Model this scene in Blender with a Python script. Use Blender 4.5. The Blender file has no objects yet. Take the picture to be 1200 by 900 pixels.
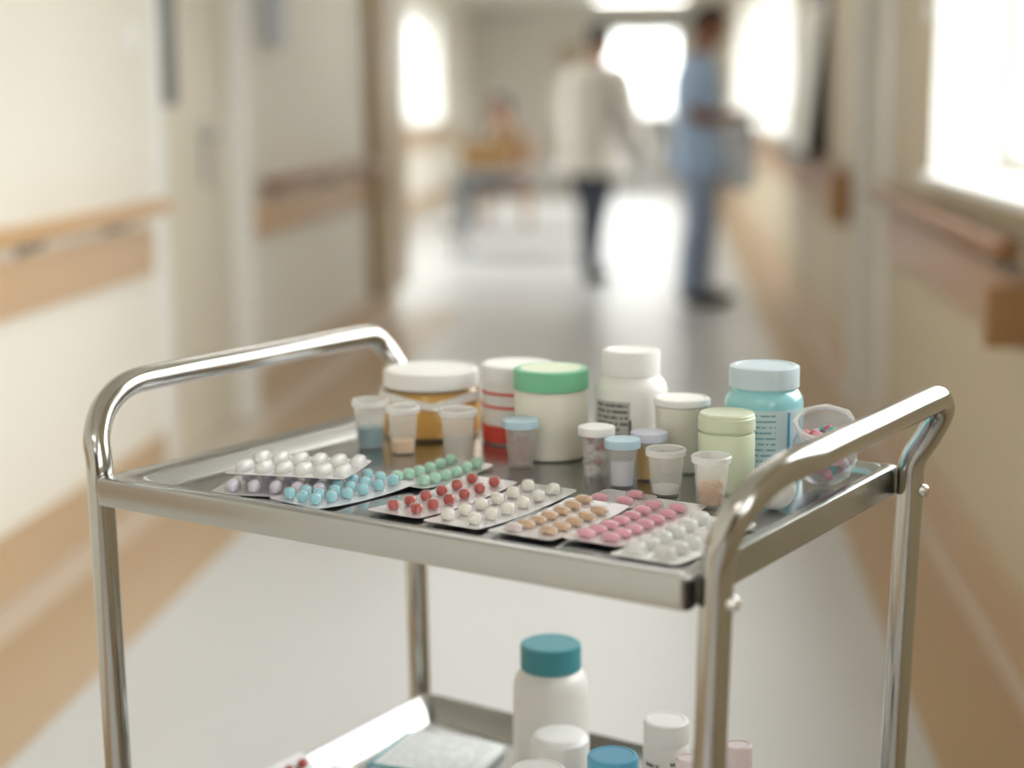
import bpy, bmesh, math, random
from mathutils import Vector, Matrix
PI = math.pi
random.seed(7)
S = bpy.context.scene
col = S.collection

# ------------------------------------------------------------------ camera
CAMZ = 1.22
R0 = Vector((0.9951577, 0.0980502, -0.0068791))
U0 = Vector((-0.0099677, 0.1702978, 0.9853422))
F0 = Vector((-0.0977845, 0.9805023, -0.1704505))
cd = bpy.data.cameras.new('camera')
cam = bpy.data.objects.new('camera', cd)
col.objects.link(cam)
m = Matrix((R0, U0, -F0)).transposed().to_4x4()
m.translation = Vector((0, 0, CAMZ))
cam.matrix_world = m
cd.sensor_fit = 'HORIZONTAL'
cd.sensor_width = 36
cd.lens = 57.0
cd.clip_start = 0.05
cd.dof.use_dof = True
cd.dof.focus_distance = 1.53
cd.dof.aperture_fstop = 1.9
cd.dof.aperture_blades = 0
S.camera = cam
S.cycles.transparent_max_bounces = 48

# ------------------------------------------------------------------ sky and exposure
w = bpy.data.worlds.new('overcast')
S.world = w
w.use_nodes = True
bg = w.node_tree.nodes['Background']
# overcast sky above, darker ground below the horizon
wn = w.node_tree.nodes
tcw = wn.new('ShaderNodeTexCoord')
sxw = wn.new('ShaderNodeSeparateXYZ')
rpw = wn.new('ShaderNodeValToRGB')
e = rpw.color_ramp.elements
e[0].position = .49
e[0].color = (.16, .155, .14, 1)
e[1].position = 1.0
e[1].color = (1, .995, .985, 1)
m_ = e.new(.51)
m_.color = (.42, .415, .40, 1)
mpw = wn.new('ShaderNodeMapRange')
mpw.inputs['From Min'].default_value = -1
w.node_tree.links.new(tcw.outputs['Generated'], sxw.inputs[0])
w.node_tree.links.new(sxw.outputs['Z'], mpw.inputs[0])
w.node_tree.links.new(mpw.outputs[0], rpw.inputs[0])
w.node_tree.links.new(rpw.outputs[0], bg.inputs['Color'])
bg.inputs['Strength'].default_value = 8.0
S.view_settings.view_transform = 'Standard'
S.view_settings.look = 'None'
S.view_settings.gamma = 1
S.view_settings.use_curve_mapping = False
S.view_settings.exposure = 0.82

# corridor: runs along +Y, X is across
XL, XR = -1.66, 0.76
YB, YE = -4.0, 25.0
ZC = 2.62
WT = 0.29
ZS, ZT = 0.99, 2.3          # window sill and head
WIN_R = [(-2.6, 0.3), (1.7, 4.86), (10.7, 13.0), (13.4, 16.2), (16.8, 20.0)]  # first one is unseen, added to light the trolley's front
XLB, YLB = -2.95, 9.6        # beyond YLB the left side widens into a day area
WIN_L = [(10.6, 15.0), (16.6, 20.6)]
DOOR_R = (5.88, 6.82)
DOOR_L = (5.14, 6.22)
WIN_E = (-1.12, 0.08)

# daylight portals: guide sampling of the sky through each window opening
def portal(loc, rot, sx, sy):
    d = bpy.data.lights.new('window_portal', 'AREA')
    d.shape = 'RECTANGLE'
    d.size = sx
    d.size_y = sy
    d.cycles.is_portal = True
    o = bpy.data.objects.new('window_portal', d)
    col.objects.link(o)
    o.location = loc
    o.rotation_euler = rot
for a, b in WIN_R:
    portal((XR + WT + .02, (a + b) / 2, (ZS + ZT) / 2), (0, PI / 2, 0), ZT - ZS, b - a)
for a, b in WIN_L:
    portal((XLB - WT - .02, (a + b) / 2, (ZS + ZT) / 2), (0, -PI / 2, 0), ZT - ZS, b - a)
portal(((WIN_E[0] + WIN_E[1]) / 2, YE + WT + .02, (ZS + ZT) / 2), (-PI / 2, 0, 0), WIN_E[1] - WIN_E[0], ZT - ZS)

# ------------------------------------------------------------------ materials
MATS = {}
def principled(name, color, rough=.5, metal=0., spec=.5, coat=0., sss=0., noise=0., nscale=20., bump=0., bscale=200., alpha=1.):
    mt = bpy.data.materials.new(name)
    mt.use_nodes = True
    nt = mt.node_tree
    b = nt.nodes['Principled BSDF']
    c = (*color, 1)
    b.inputs['Base Color'].default_value = c
    b.inputs['Roughness'].default_value = rough
    b.inputs['Metallic'].default_value = metal
    b.inputs['Specular IOR Level'].default_value = spec
    b.inputs['Coat Weight'].default_value = coat
    b.inputs['Alpha'].default_value = alpha
    if sss:
        b.inputs['Subsurface Weight'].default_value = sss
        b.inputs['Subsurface Scale'].default_value = .004
    if noise or bump:
        tc = nt.nodes.new('ShaderNodeTexCoord')
    if noise:
        n = nt.nodes.new('ShaderNodeTexNoise')
        n.inputs['Scale'].default_value = nscale
        n.inputs['Detail'].default_value = 4
        nt.links.new(tc.outputs['Object'], n.inputs['Vector'])
        mx = nt.nodes.new('ShaderNodeMix')
        mx.data_type = 'RGBA'
        mx.inputs['A'].default_value = c
        mx.inputs['B'].default_value = (*[v * (1 - noise) for v in color], 1)
        nt.links.new(n.outputs['Fac'], mx.inputs['Factor'])
        nt.links.new(mx.outputs['Result'], b.inputs['Base Color'])
    if bump:
        n2 = nt.nodes.new('ShaderNodeTexNoise')
        n2.inputs['Scale'].default_value = bscale
        nt.links.new(tc.outputs['Object'], n2.inputs['Vector'])
        bp = nt.nodes.new('ShaderNodeBump')
        bp.inputs['Strength'].default_value = bump
        bp.inputs['Distance'].default_value = .002
        nt.links.new(n2.outputs['Fac'], bp.inputs['Height'])
        nt.links.new(bp.outputs['Normal'], b.inputs['Normal'])
    MATS[name] = mt
    return mt

def clear(name, color, opacity, rough=.2, trans=.5):
    """translucent plastic film: see-through mixed with a diffusing, glossy skin"""
    mt = bpy.data.materials.new(name)
    mt.use_nodes = True
    nt = mt.node_tree
    nt.nodes.remove(nt.nodes['Principled BSDF'])
    out = nt.nodes['Material Output']
    tr = nt.nodes.new('ShaderNodeBsdfTransparent')
    tr.inputs['Color'].default_value = (*[.5 + .5 * c for c in color], 1)
    df = nt.nodes.new('ShaderNodeBsdfDiffuse')
    df.inputs['Color'].default_value = (*color, 1)
    tl = nt.nodes.new('ShaderNodeBsdfTranslucent')
    tl.inputs['Color'].default_value = (*color, 1)
    m1 = nt.nodes.new('ShaderNodeMixShader')
    m1.inputs[0].default_value = trans
    nt.links.new(df.outputs[0], m1.inputs[1])
    nt.links.new(tl.outputs[0], m1.inputs[2])
    m2 = nt.nodes.new('ShaderNodeMixShader')
    m2.inputs[0].default_value = opacity
    nt.links.new(tr.outputs[0], m2.inputs[1])
    nt.links.new(m1.outputs[0], m2.inputs[2])
    gl = nt.nodes.new('ShaderNodeBsdfGlossy')
    gl.inputs['Roughness'].default_value = rough
    lw = nt.nodes.new('ShaderNodeLayerWeight')
    lw.inputs['Blend'].default_value = .5
    pw = nt.nodes.new('ShaderNodeMath')
    pw.operation = 'POWER'
    pw.inputs[1].default_value = 4
    nt.links.new(lw.outputs['Facing'], pw.inputs[0])
    fr = nt.nodes.new('ShaderNodeMath')
    fr.operation = 'MULTIPLY_ADD'
    fr.inputs[1].default_value = .6
    fr.inputs[2].default_value = .03
    nt.links.new(pw.outputs[0], fr.inputs[0])
    m3 = nt.nodes.new('ShaderNodeMixShader')
    nt.links.new(fr.outputs[0], m3.inputs[0])
    nt.links.new(m2.outputs[0], m3.inputs[1])
    nt.links.new(gl.outputs[0], m3.inputs[2])
    nt.links.new(m3.outputs[0], out.inputs[0])
    MATS[name] = mt
    return mt

def label_mat(name, paper, ink, rows, fill=.45, wordscale=14., left=0.08, right=.85):
    """printed label: rows of small unreadable print, from UV"""
    mt = principled(name, paper, .45)
    nt = mt.node_tree
    b = nt.nodes['Principled BSDF']
    N = nt.nodes.new
    L = nt.links.new
    uv = N('ShaderNodeUVMap')
    sp = N('ShaderNodeSeparateXYZ')
    L(uv.outputs[0], sp.inputs[0])
    def mth(op, a, bb=None):
        n = N('ShaderNodeMath')
        n.operation = op
        for i, v in enumerate((a, bb)):
            if v is None: continue
            if hasattr(v, 'links'): L(v, n.inputs[i])
            else: n.inputs[i].default_value = v
        return n.outputs[0]
    vr = mth('MULTIPLY', sp.outputs['Y'], rows)
    row = mth('FLOOR', vr)
    inrow = mth('LESS_THAN', mth('FRACT', vr), fill)
    cx = N('ShaderNodeCombineXYZ')
    L(mth('MULTIPLY', sp.outputs['X'], wordscale), cx.inputs[0])
    L(mth('MULTIPLY', row, 7.31), cx.inputs[1])
    ns = N('ShaderNodeTexNoise')
    ns.inputs['Scale'].default_value = 1.6
    L(cx.outputs[0], ns.inputs['Vector'])
    word = mth('GREATER_THAN', ns.outputs['Fac'], .44)
    inside = mth('MULTIPLY', mth('GREATER_THAN', sp.outputs['X'], left), mth('LESS_THAN', sp.outputs['X'], right))
    f = mth('MULTIPLY', mth('MULTIPLY', inrow, word), inside)
    mx = N('ShaderNodeMix')
    mx.data_type = 'RGBA'
    mx.inputs['A'].default_value = (*paper, 1)
    mx.inputs['B'].default_value = (*ink, 1)
    L(f, mx.inputs['Factor'])
    L(mx.outputs['Result'], b.inputs['Base Color'])
    return mt

def wood_mat(name, c1, c2, scale=3.):
    mt = principled(name, c1, .38)
    nt = mt.node_tree
    b = nt.nodes['Principled BSDF']
    tc = nt.nodes.new('ShaderNodeTexCoord')
    mp = nt.nodes.new('ShaderNodeMapping')
    mp.inputs['Scale'].default_value = (14, .6, 14)
    n = nt.nodes.new('ShaderNodeTexNoise')
    n.inputs['Scale'].default_value = scale
    n.inputs['Detail'].default_value = 5
    nt.links.new(tc.outputs['Object'], mp.inputs[0])
    nt.links.new(mp.outputs[0], n.inputs['Vector'])
    mx = nt.nodes.new('ShaderNodeMix')
    mx.data_type = 'RGBA'
    mx.inputs['A'].default_value = (*c1, 1)
    mx.inputs['B'].default_value = (*c2, 1)
    nt.links.new(n.outputs['Fac'], mx.inputs['Factor'])
    nt.links.new(mx.outputs['Result'], b.inputs['Base Color'])
    return mt

principled('wall_paint', (.82, .78, .70), .6, noise=.04, nscale=3)
principled('wall_shade_tan', (.61, .52, .37), .6, noise=.04, nscale=3)  # right wall's cream paint with its shade mixed in; also a beige trim
principled('wall_white', (.88, .85, .79), .6)
principled('ceiling_paint', (.84, .82, .76), .8)
principled('white_paint', (.84, .83, .8), .4)
principled('door_paint', (.74, .68, .56), .45)
principled('floor_vinyl', (.57, .57, .575), .3, spec=.5, noise=.06, nscale=2)
principled('border_vinyl', (.47, .33, .2), .3, noise=.08, nscale=3)
principled('pale_vinyl', (.62, .54, .45), .3)
principled('skirting', (.56, .4, .25), .4, noise=.06, nscale=4)
wood_mat('beech', (.62, .4, .2), (.5, .29, .13))
wood_mat('bumper_tan', (.62, .43, .27), (.57, .38, .22))
wood_mat('bumper_brown', (.5, .32, .2), (.44, .27, .16))
wood_mat('rail_brown', (.36, .19, .1), (.28, .14, .07))
wood_mat('wood_panel', (.2, .13, .07), (.15, .1, .055))
wood_mat('end_grain', (.42, .24, .11), (.36, .2, .09))
wood_mat('pilaster_wood', (.42, .31, .18), (.36, .26, .14))
principled('steel', (.45, .455, .45), .24, 1., noise=.05, nscale=60)
principled('steel_tube', (.5, .49, .47), .14, 1.)
principled('steel_pan', (.42, .43, .44), .2, 1., noise=.05, nscale=40)
principled('chrome', (.75, .75, .75), .1, 1.)
principled('dark_metal', (.16, .16, .17), .4, .8)
principled('grey_metal', (.4, .42, .43), .35, .6)
principled('rubber', (.03, .03, .03), .6)
principled('black', (.015, .014, .014), .5)
principled('white_plastic', (.86, .85, .83), .35, sss=.15)
principled('white_lid', (.88, .87, .86), .38)
principled('offwhite_plastic', (.8, .77, .68), .4, sss=.15)
principled('pale_green_plastic', (.74, .82, .63), .4, sss=.15)
principled('green_lid', (.2, .56, .34), .35)
principled('teal_lid', (.06, .3, .36), .4)
principled('blue_lid', (.1, .4, .6), .4)
principled('pale_blue_lid', (.5, .68, .8), .35)
principled('ice_blue_cap', (.62, .74, .82), .35)
principled('lavender_lid', (.68, .7, .82), .35)
principled('pink_white', (.8, .7, .72), .4)
principled('blue_jar', (.34, .71, .78), .12, coat=.5, sss=.2)
principled('yellow_fill', (.86, .52, .03), .4)
principled('peach', (.85, .55, .3), .4)
principled('teal_liquid', (.01, .22, .28), .3)
principled('milk', (.8, .79, .75), .35)
principled('red_print', (.72, .07, .05), .4)
principled('paper', (.82, .83, .83), .7)
principled('paper_blue', (.55, .68, .85), .7)
principled('dispenser_grey', (.5, .53, .56), .4)
principled('cloth_pale', (.8, .86, .95), .9)
principled('cardboard', (.27, .155, .06), .8, noise=.1, nscale=8)
principled('foil', (.78, .75, .77), .28, .55, bump=.25, bscale=420)
principled('foil_white', (.9, .89, .88), .35, .0)
principled('tan_grain', (.76, .43, .17), .6)
principled('brown_grain', (.5, .27, .24), .5)
principled('skin_brown', (.3, .13, .075), .5, sss=.1)
principled('skin_mid', (.42, .22, .14), .5, sss=.1)
principled('hair_black', (.012, .01, .01), .55)
principled('scrubs_blue', (.48, .66, .95), .85, noise=.12, nscale=12)
principled('scrubs_dark', (.34, .44, .64), .85, noise=.12, nscale=12)
principled('coat_white', (.76, .72, .66), .85, noise=.06, nscale=10)
principled('trousers_dark', (.045, .055, .075), .85)
principled('jumper_brown', (.17, .095, .035), .9)
principled('eye_white', (.8, .8, .78), .3)
principled('lip', (.3, .1, .08), .5)
principled('screen_grey', (.2, .22, .24), .3)
principled('cream_board', (.86, .84, .76), .6)
principled('dark_glass', (.06, .07, .07), .35, spec=.25)
for nm, c, r in (('pill_red', (.44, .035, .022), .1), ('pill_cream', (.85, .83, .74), .4), ('pill_blue', (.32, .67, .75), .4),
                 ('pill_green', (.4, .72, .54), .4), ('pill_tan', (.7, .47, .29), .35), ('pill_pink', (.87, .4, .5), .35),
                 ('pill_white', (.87, .86, .84), .35), ('pill_lavender', (.7, .65, .76), .35), ('pill_navy', (.1, .1, .17), .3),
                 ('pill_pale', (.78, .68, .66), .4), ('pill_teal', (.08, .5, .5), .3), ('pill_rose', (.7, .16, .22), .3)):
    principled(nm, c, r)
clear('bubble', (.92, .91, .92), .10, .08)
clear('bubble_white', (.95, .95, .945), .5, .15, .15)
clear('cup_plastic', (.97, .96, .95), .24, .2)
clear('cup_rim', (.97, .97, .96), .55, .2, .35)
clear('clear_jar', (.9, .9, .92), .12, .06)
clear('amber_jar', (.97, .88, .68), .16, .1)
mt = clear('pane', (.9, .95, .95), .015, .02)
lm = principled('lamp_glow', (1, .98, .95), .5)
lm.node_tree.nodes['Principled BSDF'].inputs['Emission Color'].default_value = (1, .98, .94, 1)
lm.node_tree.nodes['Principled BSDF'].inputs['Emission Strength'].default_value = 5.5
label_mat('label_grey', (.5, .5, .47), (.16, .16, .16), 7, .55, 10, .05, .95)
label_mat('label_white', (.8, .8, .79), (.12, .12, .13), 9, .5, 9, .06, .94)
label_mat('label_blue', (.62, .77, .83), (.2, .42, .52), 11, .33, 10, .06, .62)
label_mat('print_page', (.8, .82, .83), (.45, .5, .52), 16, .4, 12, .08, .92)

# ------------------------------------------------------------------ mesh helpers
def mark(o, label=None, cat=None, group=None, kind=None):
    if label: o['label'] = label
    if cat: o['category'] = cat
    if group: o['group'] = group
    if kind: o['kind'] = kind
    return o

def obj(name, bm, mat, parent=None, loc=None, rot=None, sharp=35):
    me = bpy.data.meshes.new(name)
    bmesh.ops.recalc_face_normals(bm, faces=bm.faces)
    bm.to_mesh(me)
    bm.free()
    if sharp is not None:
        for p in me.polygons: p.use_smooth = True
        me.set_sharp_from_angle(angle=math.radians(sharp))
    me.materials.append(MATS[mat])
    o = bpy.data.objects.new(name, me)
    col.objects.link(o)
    if parent: o.parent = parent
    if loc: o.location = loc
    if rot: o.rotation_euler = rot
    return o

def inst(name, src, parent=None, loc=None, rot=None):
    o = src.copy()
    o.name = name
    col.objects.link(o)
    o.parent = parent
    if loc: o.location = loc
    if rot: o.rotation_euler = rot
    return o

def thing(name, label, cat, loc=(0, 0, 0), rz=0., group=None, rot=None):
    o = bpy.data.objects.new(name, None)
    o.empty_display_size = .05
    col.objects.link(o)
    o.location = loc
    o.rotation_euler = rot if rot else (0, 0, rz)
    return mark(o, label, cat, group)

def box(bm, x0, x1, y0, y1, z0, z1, bev=0.):
    vs = [bm.verts.new((x, y, z)) for x in (x0, x1) for y in (y0, y1) for z in (z0, z1)]
    fs = [(0, 1, 3, 2), (4, 6, 7, 5), (0, 4, 5, 1), (2, 3, 7, 6), (0, 2, 6, 4), (1, 5, 7, 3)]
    ff = [bm.faces.new([vs[i] for i in f]) for f in fs]
    if bev:
        es = list({e for f in ff for e in f.edges})
        bmesh.ops.bevel(bm, geom=es, offset=bev, segments=2, affect='EDGES', profile=.6)

def boxbm(*a, **k):
    bm = bmesh.new()
    box(bm, *a, **k)
    return bm

def lathe(bm, prof, n=32, c=(0, 0, 0)):
    rings = []
    for r, z in prof:
        if r < 1e-6:
            rings.append([bm.verts.new((c[0], c[1], c[2] + z))])
        else:
            rings.append([bm.verts.new((c[0] + r * math.cos(2 * PI * i / n), c[1] + r * math.sin(2 * PI * i / n), c[2] + z)) for i in range(n)])
    for a, b in zip(rings, rings[1:]):
        for i in range(n):
            j = (i + 1) % n
            if len(a) == 1 and len(b) == 1: continue
            if len(a) == 1: bm.faces.new((a[0], b[j], b[i]))
            elif len(b) == 1: bm.faces.new((a[i], a[j], b[0]))
            else: bm.faces.new((a[i], a[j], b[j], b[i]))
    return bm

def L_(prof, n=32):
    return lathe(bmesh.new(), prof, n)

def tube(bm, pts, r, n=14):
    pts = [Vector(p) for p in pts]
    rs = r if isinstance(r, (list, tuple)) else [r] * len(pts)
    t = (pts[1] - pts[0]).normalized()
    nrm = t.orthogonal().normalized()
    rings = []
    for i, p in enumerate(pts):
        if i == 0: t2 = (pts[1] - pts[0])
        elif i == len(pts) - 1: t2 = (pts[-1] - pts[-2])
        else: t2 = (pts[i + 1] - pts[i]).normalized() + (pts[i] - pts[i - 1]).normalized()
        t2 = t2.normalized()
        q = t.rotation_difference(t2)
        nrm = (q @ nrm)
        nrm = (nrm - t2 * nrm.dot(t2)).normalized()
        t = t2
        bn = t.cross(nrm)
        rings.append([bm.verts.new(p + rs[i] * (math.cos(2 * PI * k / n) * nrm + math.sin(2 * PI * k / n) * bn)) for k in range(n)])
    for a, b in zip(rings, rings[1:]):
        for i in range(n):
            j = (i + 1) % n
            bm.faces.new((a[i], a[j], b[j], b[i]))
    bm.faces.new(list(reversed(rings[0])))
    bm.faces.new(rings[-1])
    return bm

def crom(P, k=8):
    P = [Vector(p) for p in P]
    out = []
    for i in range(len(P) - 1):
        p0 = P[max(i - 1, 0)]; p1 = P[i]; p2 = P[i + 1]; p3 = P[min(i + 2, len(P) - 1)]
        d = (p2 - p1).length
        m1 = (p2 - p0) * (d / max((p2 - p0).length, 1e-6)) if i else (p2 - p1)
        m2 = (p3 - p1) * (d / max((p3 - p1).length, 1e-6))
        for s in range(k):
            t = s / k
            out.append((2*t**3 - 3*t**2 + 1) * p1 + (t**3 - 2*t**2 + t) * m1 + (-2*t**3 + 3*t**2) * p2 + (t**3 - t**2) * m2)
    out.append(P[-1])
    return out

def sphere(bm, c, rx, ry=None, rz=None, seg=12, rot=None):
    ry = ry or rx
    rz = rz or rx
    mm = Matrix.Translation(c) @ (rot.to_4x4() if rot else Matrix()) @ Matrix.Diagonal((rx, ry, rz, 1))
    bmesh.ops.create_uvsphere(bm, u_segments=seg, v_segments=max(6, seg * 2 // 3), radius=1, matrix=mm)

def rrect(c4, r, n=4):
    """rounded quad outline (4 corners ccw) -> list of (x, y)"""
    out = []
    for i in range(4):
        p = Vector(c4[i]).to_2d() if len(c4[i]) > 2 else Vector(c4[i])
        a = (Vector(c4[i - 1]) - p).normalized()
        b = (Vector(c4[(i + 1) % 4]) - p).normalized()
        half = math.acos(max(-1, min(1, a.dot(b)))) / 2
        ctr = p + (a + b).normalized() * (r / math.sin(half))
        p1 = p + a * (r / math.tan(half))
        p2 = p + b * (r / math.tan(half))
        a1 = math.atan2(p1.y - ctr.y, p1.x - ctr.x)
        a2 = math.atan2(p2.y - ctr.y, p2.x - ctr.x)
        d = (a2 - a1 + PI) % (2 * PI) - PI
        for k in range(n + 1):
            t = a1 + d * k / n
            out.append((ctr.x + r * math.cos(t), ctr.y + r * math.sin(t)))
    return out

def inset4(c4, dl, dr, df, db):
    """inset quad corners FL, FR, BR, BL by left/right/front/back margins (nearly axis aligned)"""
    a, b, c, d = c4
    return [(a[0] + dl, a[1] + df), (b[0] - dr, b[1] + df), (c[0] - dr, c[1] - db), (d[0] + dl, d[1] - db)]

def loops(bm, ls, close_last=True):
    """skin successive equal-length closed loops of 3-D points"""
    rings = [[bm.verts.new(p) for p in l] for l in ls]
    n = len(rings[0])
    for a, b in zip(rings, rings[1:]):
        for i in range(n):
            j = (i + 1) % n
            bm.faces.new((a[i], a[j], b[j], b[i]))
    if close_last: bm.faces.new(rings[-1])
    return rings

def curved_label(r, z0, z1, a0, a1, n=16):
    """band patch on a cylinder, with UV"""
    bm = bmesh.new()
    uvl = bm.loops.layers.uv.new('UVMap')
    g = []
    for i in range(n + 1):
        t = a0 + (a1 - a0) * i / n
        g.append([bm.verts.new((rr * math.cos(t), rr * math.sin(t), z)) for rr, z in ((r, z0), (r, z1), (r - .0006, z1), (r - .0006, z0))])
    for i in range(n):
        for k in range(4):
            l = (k + 1) % 4
            f = bm.faces.new((g[i][k], g[i + 1][k], g[i + 1][l], g[i][l]))
            for lp, (uu, vv) in zip(f.loops, ((i / n, 0), ((i + 1) / n, 0), ((i + 1) / n, 1), (i / n, 1))):
                lp[uvl].uv = (uu, vv) if k == 0 else (.99, .01)
    bm.faces.new(g[0]); bm.faces.new(list(reversed(g[-1])))
    return bm

# ------------------------------------------------------------------ the corridor shell
def struct(name, bm, mat, parent=None, sharp=None):
    o = obj(name, bm, mat, parent, sharp=sharp)
    if parent is None: o['kind'] = 'structure'
    return o

def wall_with_openings(name, x0, x1, openings, ys=None, ye=None):
    bm = bmesh.new()
    y = YB if ys is None else ys
    YE_ = YE if ye is None else ye
    for a, b, z0, z1 in sorted(openings):
        box(bm, x0, x1, y, a, 0, ZC)
        if z0 > 0: box(bm, x0, x1, a, b, 0, z0)
        box(bm, x0, x1, a, b, z1, ZC)
        y = b
    box(bm, x0, x1, y, YE_, 0, ZC)
    return struct(name, bm, 'wall_shade_tan' if x0 > 0 else 'wall_paint')

opL = [(DOOR_L[0], DOOR_L[1], 0, 2.12)]
opR = [(a, b, ZS, ZT) for a, b in WIN_R] + [(DOOR_R[0], DOOR_R[1], 0, 2.12)]
wall_with_openings('wall_left', XL - WT, XL, opL, YB, YLB)
wall_with_openings('wall_recess', XLB - WT, XLB, [(a, b, ZS, ZT) for a, b in WIN_L], YLB, YE)
struct('wall_return', boxbm(XLB - WT, XL - WT, YLB - .15, YLB, 0, ZC), 'wall_paint')
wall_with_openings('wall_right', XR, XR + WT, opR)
bm = bmesh.new()
box(bm, XLB - WT, WIN_E[0], YE, YE + WT, 0, ZC)
box(bm, WIN_E[1], XR, YE, YE + WT, 0, ZC)
box(bm, WIN_E[0], WIN_E[1], YE, YE + WT, 0, ZS)
box(bm, WIN_E[0], WIN_E[1], YE, YE + WT, ZT, ZC)
struct('wall_end', bm, 'wall_white')
struct('wall_back', boxbm(XL, XR, YB - .2, YB, 0, ZC), 'wood_panel')  # unseen; given dark wood so the steel tubes reflect something dark
struct('ceiling', boxbm(XLB - WT, XR + WT, YB - .2, YE + WT, ZC, ZC + .15), 'ceiling_paint')
struct('floor', boxbm(-1.235, .5, YB, YE, -.1, 0), 'floor_vinyl')
struct('floor_recess', boxbm(XLB - WT, -1.235, YLB, YE, -.1, 0), 'floor_vinyl')
struct('trim_1', boxbm(-1.53, -1.235, YB, YLB, -.1, 0), 'border_vinyl')
struct('trim_2', boxbm(XL - WT, -1.53, YB, YLB, -.1, 0), 'pale_vinyl')
struct('trim_3', boxbm(.5, .715, YB, YE, -.1, 0), 'border_vinyl')
struct('trim_4', boxbm(.715, XR + WT, YB, YE, -.1, 0), 'pale_vinyl')
def skirting(name, x0, x1, gap):
    bm = bmesh.new()
    box(bm, x0, x1, YB, gap[0] - .07, 0, .165, .004)
    box(bm, x0, x1, gap[1] + .07, YE if x0 > 0 else YLB, 0, .165, .004)
    struct(name, bm, 'skirting')
skirting('baseboard_left', XL, XL + .014, DOOR_L)
skirting('baseboard_right', XR - .014, XR, DOOR_R)
struct('baseboard_recess', boxbm(XLB, XLB + .014, YLB, YE, 0, .165, bev=.004), 'skirting')
struct('trim_6', boxbm(-1.75, -1.35, YE - .05, YE - .001, .0, 2.1), 'wall_shade_tan')
struct('trim_5', boxbm(XL, XL + .085, 8.78, 9.6, .165, ZC - .001), 'pilaster_wood')   # pilaster on the left wall

NWIN = [0]
def window(side, a, b):
    """lined opening with frame, mullion and glass"""
    NWIN[0] += 1
    s = 1 if side == 'R' else -1
    x = XR if side == 'R' else XLB
    bm = bmesh.new()
    xi, xo = sorted((x - s * .012, x + s * WT))
    t = .014
    box(bm, xi, xo, a, a + t, ZS, ZT); box(bm, xi, xo, b - t, b, ZS, ZT)
    box(bm, xi, xo, a, b, ZT - t, ZT)
    w_ = struct('window_%d' % NWIN[0], bm, 'white_paint')
    xs, xe = sorted((x - s * .05, x + s * WT))
    obj('sill', boxbm(xs, xe, a - .02, b + .02, ZS, ZS + .025, bev=.004), 'white_paint', w_)
    f0, f1 = sorted((x + s * (WT - .085), x + s * (WT - .03)))
    n = max(1, round((b - a) / 1.1))
    cuts = [a + t + (b - a - 2 * t) * i / n for i in range(n + 1)]
    for i in range(n):
        p, q = cuts[i], cuts[i + 1]
        bm = bmesh.new()
        z0, z1 = ZS + .025, ZT - t
        box(bm, f0, f1, p, p + .05, z0, z1); box(bm, f0, f1, q - .05, q, z0, z1)
        box(bm, f0, f1, p + .05, q - .05, z0, z0 + .06); box(bm, f0, f1, p + .05, q - .05, z1 - .05, z1)
        fr = obj('casement', bm, 'white_paint', w_, sharp=None)
        obj('pane', boxbm((f0 + f1) / 2 - .003, (f0 + f1) / 2 + .003, p + .05, q - .05, z0 + .06, z1 - .05), 'pane', fr, sharp=None)
for a, b in WIN_R: window('R', a, b)
for a, b in WIN_L: window('L', a, b)
bm = bmesh.new()
a, b = WIN_E
box(bm, a, a + .06, YE + .1, YE + .16, ZS, ZT); box(bm, b - .06, b, YE + .1, YE + .16, ZS, ZT)
box(bm, a, b, YE + .1, YE + .16, ZS, ZS + .06); box(bm, a, b, YE + .1, YE + .16, ZT - .06, ZT)
we = struct('window_8', bm, 'white_paint')
obj('pane', boxbm(a + .06, b - .06, YE + .127, YE + .133, ZS + .06, ZT - .06), 'pane', we, sharp=None)
obj('sill', boxbm(a - .03, b + .03, YE - .05, YE + .2, ZS - .03, ZS), 'white_paint', we)
obj('pelmet', boxbm(a - .15, b + .3, YE - .09, YE - .001, ZT - .02, ZT + .1), 'grey_metal', we)
obj('radiator', boxbm(a + .05, b + .05, YE - .12, YE - .02, .25, .88, bev=.02), 'grey_metal', we)

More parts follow.
